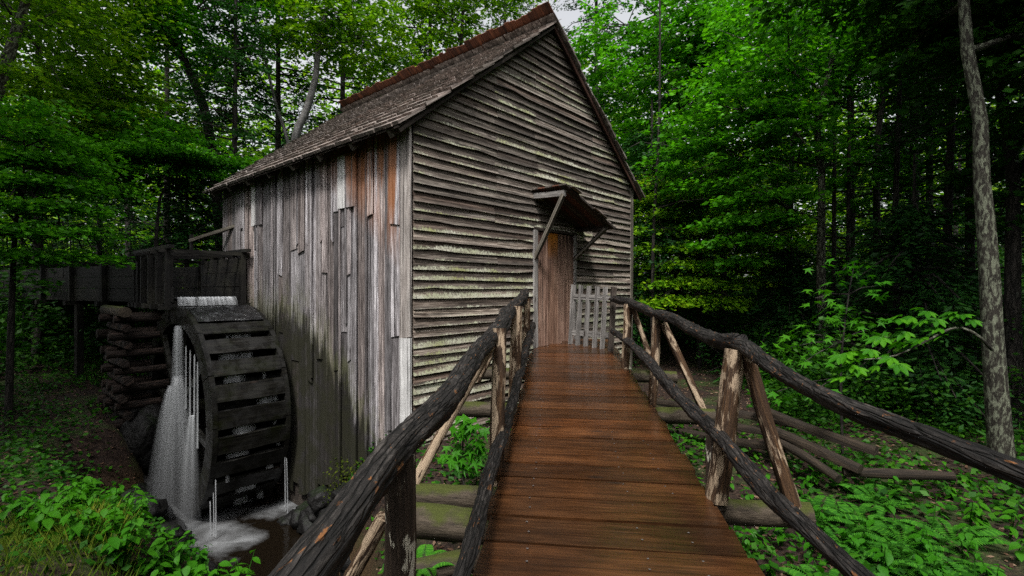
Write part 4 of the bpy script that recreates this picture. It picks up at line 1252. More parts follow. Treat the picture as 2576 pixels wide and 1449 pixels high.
def hemlock(name, label, x, d, r0, h0, h1, blen, nb, bark=None, lmat=None, lean=(0, 0), leaf=0.12, m=46, group=None, px_y=None, per=4):
    """conifer: trunk at pixel column x and depth d, branches between heights h0 and h1 above ground"""
    nb = int(nb * 1.35)
    X = (x - CX) / FP * d
    g = ground_pt(X, d)
    H1 = h1 + 1.0
    pts = [g + Vector((lean[0] * k * H1, lean[1] * k * H1, H1 * k - 0.15)) for k in (0, 0.25, 0.5, 0.75, 1.0)]
    root = empty(name, g, label, 'tree', group)
    mb = MB(); trunk_tube(mb, pts, r0, r0 * 0.25, 9, 0.5, random.random() * 40)
    mb.build('trunk', bark or M_BARK, root, None, True)
    lim = MB(); Cs, Az, Ln = [], [], []
    for i in range(nb):
        k = (i + random.random()) / nb
        h = h0 + (h1 - h0) * k
        base = g + Vector((lean[0] * h, lean[1] * h, h))
        az = random.uniform(0, 2 * math.pi)
        L = blen * (1.05 - 0.75 * k) * random.uniform(0.6, 1.15)
        dv = Vector((math.cos(az), math.sin(az), 0))
        tip = base + dv * L + Vector((0, 0, -0.22 * L + 0.05 * L * random.uniform(-1, 1)))
        mid = base + dv * L * 0.5 + Vector((0, 0, 0.06 * L))
        tube(lim, [base, mid, tip], [0.022 + r0 * 0.08, 0.016, 0.006], 4, 0.7, 0, 1, 0, 0, False)
        for j in range(per):
            t = 0.3 + 0.7 * (j + random.random()) / per
            p = base.lerp(mid, t * 2) if t < 0.5 else mid.lerp(tip, t * 2 - 1)
            Cs.append(np3(p) + RNG.normal(0, 0.06, 3)); Az.append(az + random.choice((-0.7, 0.7, 0)) * random.random()); Ln.append(L * 0.42 + 0.35)
    lim.build('limb', bark or M_BARK, root, None, True)
    C = np.array(Cs); az = np.array(Az); ln = np.array(Ln)
    leaf_obj('crown', spray_leaves(C, az, ln, ln * 0.46, m, leaf, 0.30, 0.65, 0.05, 0.36), lmat or L_HEML, root)
    return root

# ------------------------------------------------------------------ left woods
broadleaf('leaning_tree', 'dark tree leaning left behind the far end of the flume and mill', [(548, 520), (518, 290), (470, 165), (425, 60), (395, -40), (360, -160)], 14.0, 0.17, M_BARK, L_MAPLE,
          [(430, 120, 14, 1.6, 1.2, 46), (520, 20, 14.5, 1.8, 1.2, 46), (330, 20, 13.5, 1.8, 1.2, 46), (300, -200, 13.5, 2.6, 1.5, 60), (600, -160, 15, 2.4, 1.4, 60)], 0.12)
broadleaf('birch_tree', 'pale barked birch trunk rising behind the roof near the ridge', [(735, 400), (772, 275), (795, 190), (800, 120), (818, 40), (835, -60)], 15.0, 0.15, M_BARKP, L_BEECH,
          [(840, 60, 15.5, 1.9, 1.3, 60), (930, 110, 16, 1.8, 1.2, 54), (780, -20, 14.5, 1.6, 1.2, 40), (900, -200, 15, 2.6, 1.5, 60)], 0.12)
broadleaf('thin_birch_tree', 'thin pale sapling trunk slanting up left of the birch', [(735, 420), (692, 255), (665, 140), (640, 40), (620, -60)], 16.0, 0.07, M_BARKP, L_MAPLE,
          [(640, 20, 16, 1.3, 1.0, 30), (600, -120, 16, 1.6, 1.0, 40)], 0.12)
broadleaf('forked_tree', 'leaning lichen spotted trunk at the top left corner', [(-40, 420), (-10, 240), (25, 130), (60, 20), (85, -60)], 9.0, 0.15, M_BARKL, L_BEECH,
          [(60, 60, 9.5, 1.5, 1.1, 60), (-60, 180, 9, 1.3, 1.0, 40), (150, -80, 10, 1.8, 1.1, 60), (-120, -120, 9, 1.8, 1.2, 50)], 0.09)
broadleaf('maple_tree', 'bright green maple filling the upper left beside the sky gaps', [(96, 520), (98, 200), (97, 60), (95, -60)], 12.0, 0.12, M_BARK, L_BEECH,
          [(150, 130, 12, 1.6, 1.2, 70), (250, 210, 12.5, 1.5, 1.1, 64), (330, 290, 13, 1.4, 0.9, 54), (200, 320, 12, 1.4, 0.9, 54), (60, 300, 11, 1.4, 1.0, 54), (240, 20, 13, 1.9, 1.2, 64), (120, -140, 12, 2.6, 1.4, 70)], 0.11)
broadleaf('dogwood_tree', 'low spreading dogwood with bright layered leaves above the flume', [(392, 640), (396, 560), (402, 500), (425, 450)], 11.5, 0.06, M_BARK, L_MAPLE,
          [(330, 395, 11.5, 1.0, 0.35, 44), (430, 385, 11.5, 1.0, 0.30, 44), (520, 395, 11.8, 0.9, 0.30, 34), (240, 440, 11.2, 1.0, 0.4, 40), (380, 340, 12, 0.9, 0.4, 30)], 0.10, 24)
broadleaf('edge_maple_tree', 'shaded maple with hanging leaves at the left edge', [(30, 760), (40, 560), (60, 420)], 8.5, 0.06, M_BARK, L_MAPLE,
          [(60, 470, 8.5, 0.9, 0.6, 40), (160, 440, 8.8, 0.8, 0.6, 40), (60, 330, 8.6, 0.9, 0.6, 44), (190, 580, 8.6, 0.6, 0.5, 26), (10, 600, 8.0, 0.6, 0.5, 24), (-90, 420, 8, 1.2, 1.0, 40)], 0.085)
for (lab, x, d, r0, h0, h1, bl, nb, ln) in (
        ('broad dark hemlock spreading beside the back eave of the mill', 585, 13.6, 0.13, 1.2, 9.5, 3.0, 60, (0.01, 0)),
        ('tall hemlock rising straight behind the shingled roof slope', 700, 17.5, 0.16, 1.0, 15, 3.6, 74, (0, 0)),
        ('dark trunked hemlock between the birch and the ridge', 856, 18.5, 0.15, 2.0, 17, 3.2, 60, (0.01, 0)),
        ('slim hemlock with a pair of dark stems above mid ridge', 1082, 20, 0.14, 3.0, 19, 3.2, 58, (0, 0)),
        ('feathery hemlock filling the gap left of the mill', 470, 12.6, 0.09, 0.6, 5.0, 2.2, 44, (0, 0)),
        ('pale sparse hemlock showing sky just left of the peak', 1270, 24, 0.15, 5.0, 24, 4.4, 100, (0, 0)),
        ('young hemlock in deep shade behind the flume', 250, 15.0, 0.10, 0.8, 7.0, 2.4, 44, (0, 0)),
        ('tall hemlock between the two leaning trunks at upper left', 420, 19, 0.15, 3.0, 17, 3.0, 52, (0, 0))):
    hemlock('hemlock_tree', lab, x, d, r0, h0, h1, bl, nb, lean=ln)

broadleaf('ridge_maple_tree', 'leafy maple whose crown closes the sky behind the middle of the ridge', [(1150, 500), (1150, 250), (1160, 100), (1170, -40)], 19.0, 0.13, M_BARK, L_BEECH,
          [(1010, 70, 18, 2.0, 1.3, 36), (1130, 40, 19, 2.0, 1.3, 38), (1230, 20, 20, 1.9, 1.2, 36), (1060, -80, 18, 2.4, 1.3, 36), (1320, -60, 20, 2.0, 1.2, 30)], 0.13)
# rhododendron thicket behind the flume
for (x, y_, d, rx, rz, ns, lab) in ((190, 590, 13.5, 1.5, 0.9, 70, 'rhododendron thicket with long dull leaves behind the flume posts'), (430, 600, 12.2, 0.9, 0.6, 40, 'small rhododendron beside the sluice lever'), (20, 600, 13, 1.6, 1.0, 60, 'dark rhododendron at the left edge above the flume')):
    c = at(x, y_, d)
    root = empty('rhododendron', ground_pt(c.x, c.y), lab, 'shrub')
    mb = MB(); vs = []
    for i in range(ns):
        q = Vector((random.gauss(0, .5) * rx, random.gauss(0, .5) * rx, random.gauss(0, .5) * rz)) + c
        k = 9
        az = np.arange(k) * 2 * math.pi / k + random.random()
        D = np.stack([np.cos(az), np.sin(az), np.full(k, 0.05 + 0.3 * random.random())], -1)
        Nn = np.stack([-np.cos(az) * 0.3, -np.sin(az) * 0.3, np.ones(k)], -1)
        vs.append(kites(np3(q) + D * 0.085, D, unit(Nn), np.full(k, 0.17), 0.26))
        if i % 4 == 0: tube(mb, [ground_pt(c.x + random.gauss(0, .3), c.y), (ground_pt(c.x, c.y) + q) / 2, q], [0.02, 0.014, 0.006], 4, 0.5, 0, 1, 0, 0, False)
    mb.build('stem', M_BARK, root, None, True)
    leaf_obj('foliage', np.concatenate(vs), L_RHOD, root)

# ------------------------------------------------------------------ right woods
broadleaf('twin_maple_tree', 'speckled slender maple trunk at right with a crooked upper stem', [(2080, 985), (2066, 724), (2066, 553), (2066, 420), (2056, 325), (2074, 229), (2092, 153), (2089, 57), (2090, -60)], 9.9, 0.095, M_BARKL, L_MAPLE,
          [(1940, 150, 10, 1.4, 0.9, 70), (1830, 270, 10.5, 1.2, 0.8, 60), (2000, 330, 9.8, 0.9, 0.7, 44), (1780, 400, 11, 1.1, 0.8, 50), (1930, 500, 9.8, 0.8, 0.5, 36), (1860, 600, 10.5, 0.9, 0.5, 36), (2010, -60, 10, 1.7, 1.0, 60), (2200, 60, 10, 1.3, 0.9, 50), (2180, 420, 10.5, 0.9, 0.7, 30)], 0.10)
broadleaf('slim_tree', 'thin straight dark stem just right of the speckled maple trunk', [(2096, 960), (2098, 560), (2100, 250), (2098, -60)], 10.6, 0.055, M_BARK, L_MAPLE, [(2140, 150, 11, 1.0, 0.8, 34), (2100, -100, 11, 1.3, 0.8, 34)], 0.10)
broadleaf('right_maple_tree', 'bright maple leaning over the right roof slope of the mill', [(1700, 780), (1705, 560), (1715, 350), (1700, 180), (1690, 20)], 14.0, 0.09, M_BARK, L_MAPLE,
          [(1640, 170, 14, 1.5, 1.0, 66), (1740, 80, 13.5, 1.5, 1.0, 66), (1650, 330, 14.5, 1.3, 0.9, 54), (1720, 470, 13.5, 1.3, 0.8, 54), (1800, 160, 13, 1.3, 0.9, 54), (1640, 520, 15, 1.2, 0.8, 44), (1850, 60, 13, 1.4, 0.9, 50), (1700, -120, 14, 2.2, 1.2, 60), (1545, 90, 15, 1.2, 0.9, 40), (1520, 230, 16, 1.1, 0.8, 34), (1590, 360, 15, 1.1, 0.8, 36)], 0.115)
broadleaf('beech_tree', 'yellow green young beech deep in the woods right of the gable', [(1655, 800), (1655, 640), (1660, 480), (1668, 330)], 17.0, 0.08, M_BARK, L_BEECH,
          [(1640, 560, 17, 1.5, 1.0, 56), (1720, 600, 17, 1.4, 0.9, 50), (1660, 430, 17, 1.5, 1.0, 50), (1800, 520, 18, 1.5, 1.0, 50), (1880, 420, 18, 1.6, 1.1, 50)], 0.12)
broadleaf('understory_beech_tree', 'low beech with yellow green layered boughs right of the gable corner', [(1760, 900), (1758, 760), (1765, 640), (1780, 520)], 12.0, 0.05, M_BARK, L_BEECH,
          [(1640, 600, 12.5, 0.9, 0.5, 34), (1715, 650, 12, 0.9, 0.5, 36), (1800, 600, 12, 0.9, 0.5, 36), (1690, 720, 11.6, 0.8, 0.4, 28), (1860, 680, 11.5, 0.9, 0.5, 34), (1780, 740, 11.4, 0.8, 0.35, 26), (1930, 600, 11.8, 0.9, 0.5, 30), (1660, 500, 12.5, 0.9, 0.6, 32), (1750, 480, 12.5, 0.9, 0.6, 32), (1870, 520, 12, 0.9, 0.5, 30)], 0.09, 20)
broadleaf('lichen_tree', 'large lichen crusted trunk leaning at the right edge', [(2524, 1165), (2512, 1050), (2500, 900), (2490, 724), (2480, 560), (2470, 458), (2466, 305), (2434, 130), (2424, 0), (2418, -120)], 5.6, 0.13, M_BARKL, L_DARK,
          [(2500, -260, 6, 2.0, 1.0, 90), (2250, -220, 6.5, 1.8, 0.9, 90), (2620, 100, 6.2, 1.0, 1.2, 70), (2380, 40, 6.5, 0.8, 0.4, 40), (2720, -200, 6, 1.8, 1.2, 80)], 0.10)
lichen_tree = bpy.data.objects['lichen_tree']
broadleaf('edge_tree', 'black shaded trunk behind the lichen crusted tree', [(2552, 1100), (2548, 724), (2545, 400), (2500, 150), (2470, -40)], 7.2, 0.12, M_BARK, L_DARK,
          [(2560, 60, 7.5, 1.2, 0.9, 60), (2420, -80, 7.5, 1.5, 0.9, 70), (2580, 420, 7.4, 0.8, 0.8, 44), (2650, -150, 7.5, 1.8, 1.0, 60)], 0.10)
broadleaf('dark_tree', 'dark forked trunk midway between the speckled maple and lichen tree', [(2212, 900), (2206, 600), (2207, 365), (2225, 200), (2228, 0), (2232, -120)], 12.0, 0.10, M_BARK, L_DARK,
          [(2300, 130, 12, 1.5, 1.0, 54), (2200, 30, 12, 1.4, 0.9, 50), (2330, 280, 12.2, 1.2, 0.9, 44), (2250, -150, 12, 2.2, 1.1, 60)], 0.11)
broadleaf('pale_leaning_tree', 'far pale trunk leaning right among hemlock branches', [(1934, 790), (1940, 740), (1950, 670), (1962, 600), (1985, 480), (1995, 300)], 16.0, 0.11, M_BARKP, L_BEECH, [(1990, 230, 17, 1.6, 1.1, 46), (2060, 120, 17, 1.5, 1.0, 40)], 0.12)
for (lab, x, d, r0, h0, h1, bl, nb, ln) in (
        ('hemlock with low feathery boughs sweeping behind the right corner of the mill', 1640, 13.0, 0.09, 0.5, 6.0, 2.6, 54, (0, 0)),
        ('dark hemlock in the middle of the right woods', 1820, 15.0, 0.13, 0.8, 12, 3.0, 70, (0, 0)),
        ('shaded hemlock behind the speckled maple trunk', 2140, 13.5, 0.14, 0.8, 13, 3.2, 76, (0, 0)),
        ('black stemmed hemlock left of the lichen tree', 2299, 14.0, 0.16, 1.4, 14, 3.2, 70, (0, 0)),
        ('second black stemmed hemlock left of the lichen tree', 2338, 15.0, 0.13, 2.0, 14, 2.8, 56, (0, 0)),
        ('hemlock in the dark just beyond the right edge trunks', 2440, 9.5, 0.11, 0.8, 9, 2.6, 66, (0, 0)),
        ('low young hemlock beyond the leaf strewn path', 1990, 11.0, 0.06, 0.3, 2.8, 1.8, 40, (0, 0)),
        ('sparse hemlock against the sky right of the roof peak', 1500, 21.0, 0.14, 4.0, 20, 4.2, 95, (0, 0)),
        ('low hemlock boughs in shade left of lichen trunk', 2300, 8.2, 0.07, 0.2, 3.4, 2.0, 50, (0, 0))):
    hemlock('hemlock_tree', lab, x, d, r0, h0, h1, bl, nb, lean=ln)

for (lab, x, d, r_, ln_) in (('slender dark stem just right of the mill corner', 1640, 11.5, 0.05, 0.02), ('straight dark stem between the mill and the bright maple leaves', 1765, 13.0, 0.07, -0.01),
                            ('dark stem left of the speckled maple trunk', 1985, 12.5, 0.08, 0.015), ('thin dark stem right of the speckled maple trunk', 2150, 10.2, 0.05, -0.02),
                            ('dark stem midway to the lichen crusted tree', 2262, 9.6, 0.07, 0.0), ('dark stem close to the left of the lichen crusted tree', 2392, 8.8, 0.09, 0.01)):
    X = (x - CX) / FP * d
    g = ground_pt(X, d)
    root = empty('slender_tree', g, lab, 'tree', 'dark slender stems in the right woods')
    mb = MB(); trunk_tube(mb, [g - Vector((0, 0, .15)), g + Vector((ln_ * 3, 0.1, 3)), g + Vector((ln_ * 6 + 0.08, 0.1, 6)), g + Vector((ln_ * 9, 0, 9.5))], r_, r_ * 0.4, 8, 0.5, x)
    mb.build('trunk', M_BARK, root, None, True)
    lim = MB(); C = []
    for k in range(16):
        h = 1.8 + 0.5 * k; az = random.uniform(0, 6.28); L = random.uniform(0.5, 1.5)
        a = g + Vector((ln_ * h, 0.1, h)); b = a + Vector((math.cos(az) * L, math.sin(az) * L, random.uniform(-.15, .35)))
        tube(lim, [a, a.lerp(b, .5) + Vector((0, 0, .06)), b], [0.014, 0.010, 0.004], 4, 0.5, 0, 1, 0, 0, False)
        if h > 4: C.append(np3(b))
    lim.build('limb', M_BARK, root, None, True)
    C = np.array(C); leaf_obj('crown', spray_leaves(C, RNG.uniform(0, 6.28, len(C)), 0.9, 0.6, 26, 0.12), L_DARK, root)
# tall crowns outside the picture: added unseen to shade the edges of the clearing
SHADE_CROWNS = []
for (X, Y_, hh, rad, ns) in ((-9.5, 3.0, 10.5, 3.8, 190), (-14, 9, 13, 5.0, 240), (-9.0, 8.0, 12.5, 2.8, 70), (-1.5, 16.5, 18.0, 3.5, 110), (8.0, 2.5, 9.5, 3.4, 220), (12.5, 7.0, 11.5, 4.8, 260), (11.0, 12.5, 14.0, 4.2, 200), (7.0, -3.5, 10, 3.0, 120), (-6.5, -4.5, 10.5, 3.0, 110), (-10.5, 13.0, 14.5, 3.6, 120)):
    g = ground_pt(X, Y_)
    q = unit(RNG.normal(size=(ns, 3))) * RNG.uniform(0.1, 1, (ns, 1)) ** 0.4
    C = np3(g) + np.array([0, 0, hh]) + q * np.array([rad, rad, 1.6])
    SHADE_CROWNS.append(spray_leaves(C, RNG.uniform(0, 6.28, ns), 1.5, 1.1, 24, 0.30))

# far wood: reads as one mass
def in_view(P, marg=0.12):
    return (P[:, 1] > 3) & (np.abs(P[:, 0]) < P[:, 1] * (1.03 + marg) + 2)
n = 11000
Yd = RNG.uniform(21, 44, n); Xd = RNG.uniform(-1.15, 1.15, n) * Yd
gz_ = ground_z(Xd, Yd)
clump = wob(Xd * 0.9, Yd * 0.9, 0.9)
hmax = 11 + 13 * clump + 0.2 * (Yd - 21)
Zd = gz_ + np.abs(RNG.uniform(0, 1, n)) ** 1.25 * np.maximum(hmax, 5)
C = np.stack([Xd, Yd, Zd], -1)
half = RNG.random(n) < 0.55
vs = spray_leaves(C[half], RNG.uniform(0, 6.28, half.sum()), 1.9, 1.3, 20, 0.36, 0.15, 0.9, 0.2)
tag(leaf_obj('distant_forest', vs, L_BEECH), 'far sunlit green wood behind the mill', kind='stuff')
vs = spray_leaves(C[~half], RNG.uniform(0, 6.28, (~half).sum()), 2.1, 1.0, 22, 0.36, 0.3, 0.8, 0.15, 0.42)
tag(leaf_obj('distant_conifers', vs, L_HEML), 'far dark conifers mixed into the wood', kind='stuff')
# the wood goes on behind and beside the camera, added to block low sky light
n = 3600
ang = RNG.uniform(R(62), R(298), n); rad = RNG.uniform(9, 24, n)
Xd, Yd = np.sin(ang) * rad, np.cos(ang) * rad
C = np.stack([Xd, Yd, ground_z(Xd, Yd) + RNG.uniform(0, 1, n) * (9 + 4 * wob(Xd, Yd, 0.6))], -1)
tag(leaf_obj('surrounding_shade_forest', np.concatenate(SHADE_CROWNS + [spray_leaves(C, RNG.uniform(0, 6.28, n), 2.4, 1.7, 14, 0.55, 0.2, 0.9, 0.25)]), L_DARK), 'unseen green wood behind and beside the viewer, added for its shade', kind='stuff')
mb = MB()
for i in range(34):
    yy = random.uniform(19, 42); xx = random.uniform(-1.1, 1.1) * yy
    g = ground_pt(xx, yy); hh = random.uniform(6, 12); l = random.gauss(0, 0.05)
    tube(mb, [g - Vector((0, 0, .2)), g + Vector((l * hh * .5, 0, hh * .5)), g + Vector((l * hh, 0, hh))], [random.uniform(0.08, 0.18), 0.08, 0.03], 6, 1.5, 0.1, 0.5, 0, i, False)
tag(put('distant_trunks', mesh('distant_trunks', mb.v, mb.f, M_BARK, True, mb.uv)), 'thin dark stems of the far wood', kind='stuff')

# undergrowth between the near trees
n = 11000
Yd = RNG.uniform(10.5, 24, n); Xd = RNG.uniform(-1.12, 1.12, n) * Yd
sx = (Xd - P0.x) * U.x + (Yd - P0.y) * U.y; tx = (Xd - P0.x) * V.x + (Yd - P0.y) * V.y
ok = ~((sx > -1.8) & (sx < 7.0) & (tx > -3.0) & (tx < 7.6))
ok &= ~((np.abs(Xd - 0.33 * Yd) < 1.6) & (Yd < 14.5))          # leaf strewn path right of the mill stays open
ok &= ~((Xd < -6.5) & (Yd < 12.5) & (Xd > -10))
Xd, Yd = Xd[ok], Yd[ok]; n = len(Xd)
Zd = ground_z(Xd, Yd) + RNG.uniform(0.1, 1, n) ** 1.3 * (1.0 + 2.0 * sstep(-0.3, 0.5, wob(Xd, Yd, 1.3)))
vs = spray_leaves(np.stack([Xd, Yd, Zd], -1), RNG.uniform(0, 6.28, n), 1.0, 0.7, 17, 0.15, 0.2, 0.8, 0.1)
n = 1500                                                        # thicker cover close behind the right railing
Yd = RNG.uniform(6.8, 11, n); Xd = (RNG.uniform(1930, 2650, n) - CX) / FP * Yd
Zd = ground_z(Xd, Yd) + RNG.uniform(0.02, 1, n) ** 1.4 * (0.6 + 1.5 * sstep(-0.3, 0.5, wob(Xd, Yd, 1.8)))
vs = np.concatenate([vs, spray_leaves(np.stack([Xd, Yd, Zd], -1), RNG.uniform(0, 6.28, n), 0.6, 0.42, 15, 0.085, 0.2, 0.8, 0.06)])
tag(leaf_obj('undergrowth', vs, L_DARK), 'shaded leafy undergrowth between the trees', kind='stuff')

# ------------------------------------------------------------------ near leaves as real outlines
def star_leaf(name, mat, s=0.11, seed=0):
    rnd = random.Random(seed)
    v = [(0, 0, 0)]
    tips = [(-100, 0.42), (-62, 0.30), (-45, 0.80), (-20, 0.34), (0, 1.0), (20, 0.34), (45, 0.80), (62, 0.30), (100, 0.42)]
    v.append((0, 0, 0.0))
    ring = [(-0.10, 0.06)]
    pts = []
    for a, r in tips:
        a = math.radians(a + rnd.uniform(-4, 4)); r *= s * rnd.uniform(0.9, 1.1)
        pts.append((r * math.cos(a), r * math.sin(a), -0.25 * r * (r / s) * rnd.uniform(0.5, 1.2) + 0.10 * abs(r * math.sin(a))))
    v = [(s * 0.08, 0, 0.0)] + pts
    f = [(0, i, i + 1) for i in range(1, len(pts))] + [(0, len(pts), 1)]
    return mesh(name, v, f, mat)
def ovate_leaf(name, mat, s=0.11, w=0.5, seed=0):
    rnd = random.Random(seed)
    prof = [(0, 0), (0.18, 0.75), (0.42, 1.0), (0.7, 0.66), (1.0, 0)]
    v, f = [], []
    for (x, q) in prof:
        z = -0.28 * x * x * rnd.uniform(0.6, 1.2)
        y = q * w / 2
        v += [(x * s, -y * s, (z + 0.16 * y) * s), (x * s, 0, z * s), (x * s, y * s, (z + 0.16 * y) * s)]
    for i in range(4):
        a = i * 3
        f += [(a, a + 1, a + 4, a + 3), (a + 1, a + 2, a + 5, a + 4)]
    return mesh(name, v, f, mat, True)
def palmate_leaf(name, mat, s=0.15, seed=0):
    mb = MB(); rnd = random.Random(seed)
    for k, (a, q) in enumerate(((-72, 0.72), (-36, 0.92), (0, 1.0), (36, 0.92), (72, 0.72))):
        L = s * q * rnd.uniform(0.92, 1.08)
        prof = [(0, 0.02), (0.3, 0.24), (0.62, 0.34), (0.85, 0.2), (1, 0)]
        vs, fs = [], []
        for x, w_ in prof:
            z = -0.22 * x * x
            vs += [Vector((x * L, -w_ * L * 0.55, (z + 0.05) * L)), Vector((x * L, 0, z * L)), Vector((x * L, w_ * L * 0.55, (z + 0.05) * L))]
        M = Matrix.Rotation(math.radians(a), 3, 'Z')
        vs = [M @ p for p in vs]
        for i in range(4):
            b = i * 3; fs += [(b, b + 1, b + 4, b + 3), (b + 1, b + 2, b + 5, b + 4)]
        mb.add(vs, fs)
    return mesh(name, mb.v, mb.f, mat, True)
def leaf_place(name, me, parent, p, az, droop, roll, sc):
    M = Matrix.Translation(p) @ Matrix.Rotation(az, 4, 'Z') @ Matrix.Rotation(droop, 4, 'Y') @ Matrix.Rotation(roll, 4, 'X') @ Matrix.Scale(sc, 4)
    return put(name, me, parent, M)

STAR = [star_leaf('leaf', L_NEAR, 0.125, i) for i in range(5)]
OVAT = [ovate_leaf('leaf', L_NEAR, 0.11, 0.62, i) for i in range(5)]
PALM = [palmate_leaf('leaf', L_NEAR, 0.145, i) for i in range(4)]

# maple sapling beyond the right railing
ms = empty('maple_sapling', ground_pt(*at(2120, 1000, 5.9)[:2]), 'maple sapling with bright star shaped leaves below the lichen tree', 'sapling')
stem = [ground_pt(*at(2120, 1000, 5.9)[:2]), at(2115, 950, 5.9), at(2120, 860, 5.8), at(2135, 740, 5.8), at(2150, 660, 5.8)]
mb = MB(); tube(mb, stem, [0.018, 0.015, 0.012, 0.008, 0.005], 6, 0.2); mb.build('stem', M_BARK, ms, None, True)
tw = MB()
for (bx, by, bd, n) in ((2120, 680, 5.8, 20), (2200, 720, 5.8, 16), (2050, 750, 5.7, 14), (2100, 800, 5.7, 26), (2180, 830, 5.8, 14), (2030, 840, 5.6, 16), (1985, 875, 5.5, 16), (2080, 880, 5.6, 14), (2010, 920, 5.5, 8), (1955, 985, 5.4, 12), (2040, 990, 5.5, 8)):
    c = at(bx, by, bd)
    s_ = min(stem, key=lambda q: (q - c).length)
    tube(tw, [s_, s_.lerp(c, .5) + Vector((0, 0, .03)), c], [0.006, 0.005, 0.003], 4, 0.2, 0, 1, 0, 0, False)
    for i in range(n):
        p = c + Vector((random.gauss(0, .14), random.gauss(0, .14), random.gauss(0, .075)))
        leaf_place('leaf', random.choice(STAR), ms, p, random.uniform(0, 6.28), random.uniform(0.1, 0.7), random.uniform(-.5, .5), random.uniform(0.65, 1.1))
tw.build('twig', M_BARK, ms, None, True)

# palmate branch growing from the lichen tree
root = lichen_tree
mb = MB(); tube(mb, [at(2496, 880, 5.45), at(2450, 838, 5.3), at(2400, 825, 5.2), at(2330, 858, 5.0), at(2250, 895, 4.9), at(2160, 905, 4.8)], [0.02, 0.015, 0.012, 0.009, 0.007, 0.004], 6, 0.1, 0.1)
twig = mb.build('low_branch', M_BARKL, root, None, True)
twig['label'] = 'low branch with large palmate leaves'
for (bx, by, bd) in ((2390, 790, 5.2), (2340, 800, 5.1), (2410, 800, 5.25), (2360, 835, 5.1), (2290, 800, 5.0), (2250, 800, 5.0), (2310, 850, 5.0), (2270, 850, 4.95), (2220, 850, 4.9), (2230, 885, 4.85), (2180, 880, 4.8), (2150, 905, 4.8), (2200, 915, 4.8), (2120, 935, 4.75), (2170, 945, 4.75), (2260, 905, 4.9), (2330, 775, 5.1), (2110, 890, 4.8), (2280, 870, 4.9)):
    for q in range(2):
        p = at(bx, by, bd) + Vector((random.gauss(0, .05), random.gauss(0, .06), random.gauss(0, .03)))
        leaf_place('leaf', random.choice(PALM), twig, p, math.pi + random.gauss(0, 1.1), random.uniform(0.1, 0.55), random.uniform(-.3, .3), random.uniform(0.75, 1.15))

# sapling against the gable between the mill and left railing
gs = empty('gable_sapling', ground_pt(*at(1165, 1200, 4.7)[:2]), 'small bright maple seedling growing against the clapboard gable', 'sapling')
stem = [ground_pt(*at(1165, 1200, 4.7)[:2]), at(1166, 1180, 4.7), at(1164, 1120, 4.7), at(1168, 1060, 4.7)]
mb = MB(); tube(mb, stem, [0.012, 0.010, 0.008, 0.004], 6, 0.1); mb.build('stem', M_BARK, gs, None, True)
for (bx, by, n) in ((1180, 1062, 12), (1160, 1085, 8), (1200, 1110, 10), (1150, 1135, 12), (1190, 1140, 10), (1165, 1160, 8), (1135, 1160, 6)):
    for i in range(n):
        p = at(bx, by, 4.7) + Vector((random.gauss(0, .06), random.gauss(0, .07), random.gauss(0, .035)))
        leaf_place('leaf', random.choice(STAR), gs, p, random.uniform(3.3, 6.1), random.uniform(0.3, 0.95), random.uniform(-.4, .4), random.uniform(0.75, 1.15))

# leafy herbs on both banks
def herb(x, y, n_st, h, lab, grp, ls=0.11, wmat=OVAT, name='leafy_herb', base=None):
    g = base or ground_pt(x, y)
    root = empty(name, g, lab, 'plant', grp)
    st = MB(); cnt = 0
    for k in range(n_st):
        az = random.uniform(0, 6.28); lean = random.uniform(0.1, 0.55); hh = h * random.uniform(0.6, 1.1)
        tip = g + Vector((math.cos(az) * lean * hh, math.sin(az) * lean * hh, hh))
        tube(st, [g, g.lerp(tip, .5) + Vector((0, 0, .05 * hh)), tip], [0.006, 0.004, 0.002], 4, 0.2, 0, 1, 0, 0, False)
        nl = max(4, int(hh / 0.07))
        for j in range(nl):
            t = 0.25 + 0.75 * (j + 1) / nl
            p = g.lerp(tip, t) + Vector((0, 0, .05 * hh * (1 - abs(2 * t - 1))))
            leaf_place('leaf', random.choice(wmat), root, p, az + j * 2.4 + random.gauss(0, .4), random.uniform(0.0, 0.6), random.uniform(-.35, .35), ls / 0.11 * random.uniform(0.65, 1.15) * (0.75 if j == nl - 1 else 1))
    st.build('stem', L_COVER, root, None, True)
    return root
GL = 'leafy herbs on the left bank'; GR = 'leafy herbs beside the footbridge'
def LLx(px, d):
    if px > 400: return 'leafy herb overhanging the near shore of the dark pool'
    if d < 4.9: return 'leafy herb just above the grass at lower left' if px < 230 else 'leafy herb at the front of the left bank near the pool'
    return 'leafy herb further up the shaded left bank' if px < 230 else 'leafy herb on the left bank beside the boulders'
def LRx(px, d):
    if px < 1800: return 'large leaved herb at the right edge of the deck'
    if d > 4.1: return 'leafy herb at the foot of the split rail fence'
    return 'leafy herb between the big railing post and the ferns' if px < 2150 else 'leafy herb at the lower right beyond the ferns'
LRr = 'large leaved herb at the right edge of the deck'
for i in range(110):
    px, d = random.uniform(30, 500), random.uniform(4.2, 6.2)
    X = (px - CX) / FP * d
    if float(pool_sd(X, d)) < 0.3: continue
    hh_ = random.uniform(0.22, 0.48)
    if FP * (CH - float(ground_z(X, d)) - hh_) / d + CY < 1190 + max(0, px - 280) * 0.75: continue      # keep the sight line to the pool
    herb(X, d, random.randint(2, 4), hh_, LLx(px, d), GL + ': ' + LLx(px, d)[10:40], random.uniform(0.09, 0.14))
